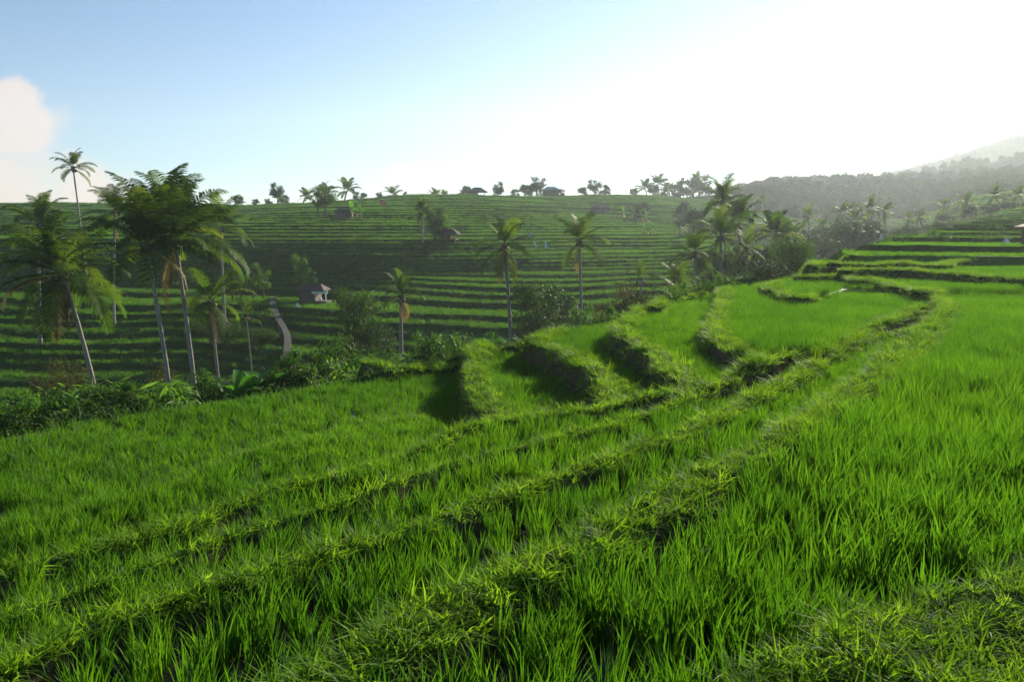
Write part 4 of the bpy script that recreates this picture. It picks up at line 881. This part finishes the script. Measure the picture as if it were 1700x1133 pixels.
hut(573, D(573, 363), 5.2, 4.0, 2.4, 1.9, 'thatch', 'small dark hut with a domed thatch roof on the far hillside', 'wall', .1, over=.5, ridge=.5)
hut(745, D(745, 403), 4.4, 3.4, 2.2, 1.6, 'thatch', 'open hut on posts with a thatched roof on the lit shoulder of the hill', 'open', -.15, over=.6, ridge=.35)
hut(793, 247, 6.4, 4.5, 2.6, 1.9, 'thatch', 'flat broad hut on the skyline near the centre', 'open', 0, over=1.0)
hut(914, 256, 6.5, 4.5, 3.6, 1.5, 'teal_roof', 'hut with a teal sheet roof on the skyline beside the tallest leafy tree', 'wall', .2, over=.5, ridge=.6)
hut(995, D(995, 354), 5.2, 4.0, 2.2, 1.6, 'thatch', 'dark hut with a pale side wall high on the hillside right of centre', 'wall', .4, 'plaster')
hut(1068, D(1068, 354), 4.6, 4.0, 2.4, 1.7, 'thatch', 'small dark hut among bananas below the skyline palm group', 'wall', .2)
hut(1748, 44, 2.2, 2.4, 1.15, .55, 'brown_roof', 'field shed with a rusty brown roof at the right edge above the terraces', 'wall', -.1, over=.35)
# hut with the white fascia and open porch
x0 = at_y(520, 480, 80)[0]; z0 = ground(x0, 80)
t = link('hut', None, 'dark roofed hut with a bright white eave board over its open porch', 'hut', 'field huts', loc=(x0, 80, z0 + .2), rot=(0, 0, -.12), scale=.54)
mb = MB(); mb.box((-.9, .6, 1.0), (3.6, 2.8, 2.6)); link('wall', mb.mesh('wall', M['wood']), parent=t)
mb = MB(); mb.box((1.9, .2, -.1), (2.6, 3.2, .7)); link('porch_floor', mb.mesh('porch_floor', M['concrete']), parent=t)
for sx in (.9, 3.0):
    mb = MB(); mb.box((sx, -1.2, 1.1), (.13, .13, 2.2)); link('post', mb.mesh('post', M['white_sheet']), parent=t)
mb = MB(); mb.box((1.9, -1.5, 2.12), (3.3, .08, .7)); link('eave_board', mb.mesh('eave_board', M['white_sheet']), parent=t)
mb = MB(); hip_roof(mb, 5.6, 3.8, 1.3, 2.42, .25, .55); link('roof', mb.mesh('roof', M['tile_roof']), parent=t)
mb = MB(); mb.tube([(1.6, -.4, .3), (1.6, -.4, .7), (1.6, -.4, .95)], [.25, .3, .12], 8)
link('sack', mb.mesh('sack', M['white_cloth'], True), 'pale full sack standing on the porch of the white eaved hut', 'sack', loc=(x0, 80, z0 + .2), rot=(0, 0, -.12), scale=.54)

# village on the ridge at the right
vill = [(1232, 14, 'brown_roof'), (1258, 15, 'tile_roof'), (1284, 17, 'tile_roof'), (1316, 12, 'tile_roof'), (1338, 13, 'brown_roof'), (1360, 12, 'brown_roof'), (1384, 16, 'tile_roof'), (1404, 15, 'tile_roof'), (1430, 14, 'brown_roof'), (1452, 12, 'tile_roof'), (1530, 14, 'brown_roof')]
for i, (px, w, rm) in enumerate(vill):
    y = 395 + (i * 5) % 14; x = at_y(px, 305, y)[0]; z = ground(x, y)
    t = link('village_house', None, 'hip roofed house of the village on the hazy ridge, %s from the left' % ORD[i], 'house', 'village houses on the ridge', loc=(x, y, z), rot=(0, 0, .2 * math.sin(i * 2.1)))
    mb = MB(); mb.box((0, 0, 1.0), (w * .8, w * .6, 4.0)); link('wall', mb.mesh('wall', M['plaster']), parent=t)
    mb = MB(); hip_roof(mb, w * .8, w * .6, w * .2, 3.0, 1.0, .3); link('roof', mb.mesh('roof', M[rm]), parent=t)
for i, px in enumerate((1190, 1225, 1292, 1345)):
    x = at_y(px, 300, 400)[0]; z = ground(x, 400); mb = MB(); mb.tube([(0, 0, -1), (0, 0, 9 + 2 * (i % 2))], [.22, .14], 6); mb.box((0, 0, 8.6), (2.4, .15, .15))
    link('utility_pole', mb.mesh('utility_pole', M['wood']), 'thin utility pole rising over the ridge village, %s from the left' % ORD[i], 'pole', 'utility poles on the ridge', loc=(x, 400, z))

# woods on the ridge, the hills and the mountain foot: a far-off mass
wood = proto_collection('wood_heads', [KIND['far'][v][1] for v in range(3)])
r = np.random.default_rng(42); P, Sc = [], []
for (n, p0, p1, y0, y1, s0, s1) in ((900, 1195, 1760, 325, 430, 3, 6.5), (160, 1330, 1780, 430, 465, 4, 7), (300, 1230, 1760, 262, 340, 3, 5.5)):
    for _ in range(n):
        px = r.uniform(p0, p1); y = r.uniform(y0, y1); x = at_y(px, 300, y)[0]
        P.append((x, y, 0)); Sc.append(r.uniform(s0, s1))
P = np.array(P); P[:, 2] = fields(P[:, 0], P[:, 1])[0] - 1
keep = fbm(P[:, 0] / 45, P[:, 1] / 45, 90, 2) > -0.32
scatter('woods', P[keep], np.array(Sc)[keep], wood, 'hazy woods covering the ridge and its village at the right', tilt=.1)
r = np.random.default_rng(43)
def on_mesh(o, n, smin, smax, zmin):
    me = o.data; co = np.empty(len(me.vertices) * 3, np.float32); me.vertices.foreach_get('co', co); co = co.reshape(-1, 3)
    c = co[co[:, 2] > zmin]; i = r.integers(0, len(c), n); q = c[i] + np.stack([r.uniform(-4, 4, n), r.uniform(-4, 4, n), np.full(n, -1.0)], 1); return q, r.uniform(smin, smax, n)
q, s_ = on_mesh(bpy.data.objects['hills'], 1800, 4, 8, -6)
scatter('woods', q, s_, wood, 'misty woods on the hills behind the village ridge', tilt=.1)
q, s_ = on_mesh(bpy.data.objects['mountain'], 3500, 2.5, 4, 0)
scatter('woods', q, s_, wood, 'forest on the pale mountain slope rising at the far right', tilt=.1)

# concrete path up the valley floor on the left
w = []
for (px, y) in ((500, 40), (492, 46), (486, 52), (476, 59), (470, 66), (464, 72), (460, 78), (452, 84)):
    x = at_y(px, 540, y)[0]; w.append((x, y))
w = np.array(w); tt = np.linspace(0, len(w) - 1, 60); cx, cy = np.interp(tt, range(len(w)), w[:, 0]) + .35 * np.sin(tt * 1.9), np.interp(tt, range(len(w)), w[:, 1])
sm = np.maximum(blur(fields(cx, cy)[0][:, None], 4, 0)[:, 0] + .1, h_smooth(cx, cy)) + .25
mb = MB(); V, Fc = [], []
for i in range(60):
    for dx, dz in ((-.34, -1.2), (-.3, 0), (.3, 0), (.34, -1.2)): V.append((cx[i] + dx, cy[i], sm[i] + dz))
for i in range(59): Fc += [(4 * i + k, 4 * i + k + 1, 4 * i + k + 5, 4 * i + k + 4) for k in range(3)]
mb.add(V, Fc); link('path', mb.mesh('path', M['concrete']), kind='structure')

# scarecrow flags and field workers' markers
def flag(px, y, h, mat, label, lean=.1, cw=.5):
    x = at_y(px, 410, y)[0]; z = ground(x, y); t = link('field_flag', None, label, 'flag', 'bird scaring flags in the paddies', loc=(x, y, z))
    mb = MB(); mb.tube([(0, 0, -.2), (lean * h, 0, h)], [.03, .02], 5); link('stick', mb.mesh('stick', M['wood']), parent=t)
    V = [(lean * h * (1 - .45 * a) + .02 + cw * b * (.6 + .4 * a), .1 * math.sin(3 * b + 2 * a), h * (1 - .45 * a) - .15 * b * cw) for a in np.linspace(0, 1, 5) for b in np.linspace(0, 1, 4)]
    q = [(4 * i + k, 4 * i + k + 1, 4 * i + k + 5, 4 * i + k + 4) for i in range(4) for k in range(3)]
    mb = MB(); mb.add(V, q); mb.add([(a, b + .01, c) for a, b, c in V], [tuple(reversed(f)) for f in q]); link('cloth', mb.mesh('cloth', mat), parent=t)
flag(892, D(892, 420), 1.6, M['white_cloth'], 'thin white flag leaning on the lit terraces right of the middle palm', -.4, .35)
flag(903, D(903, 426), 2.0, M['white_cloth'], 'upright white flag on the terraces, tallest of the small flags', .05, .4)
flag(876, D(876, 404), 1.6, M['blue_cloth'], 'bluish flag on a stick above the white flags', 0, .5)
flag(633, D(633, 349), 2.0, M['pink_cloth'], 'pink cloth on a stick high on the far hillside', 0, 1.2)
flag(1453, D(1453, 411, 30), .8, M['white_cloth'], 'white leaning flag on the right hand terraces', .3, .18)
flag(485, D(485, 522, 45), .9, M['white_cloth'], 'small white flag on the terrace beside the path', .1, .5)
flag(1662, 42, .5, M['white_cloth'], 'small white cloth by the shed at the right edge', .3, .3)
# ---------------------------------------------------------------- haze
def haze(x0, x1, y0, y1, z0, z1, density, g):
    mb = MB(); mb.box(((x0 + x1) / 2, (y0 + y1) / 2, (z0 + z1) / 2), (x1 - x0, y1 - y0, z1 - z0))
    m, N, L = new_mat('haze')
    v = nd('ShaderNodeVolumePrincipled', N); v.inputs['Color'].default_value = (0.86, 0.95, 1.0, 1)
    v.inputs['Density'].default_value = density; v.inputs['Anisotropy'].default_value = g
    o = nd('ShaderNodeOutputMaterial', N); L.new(v.outputs[0], o.inputs['Volume'])
    link('haze', mb.mesh('haze', m), 'thin pale morning haze lying over the valley', kind='stuff')
haze(-1500, 1500, -170, 1420, -17, 205, 0.0003, 0.48)
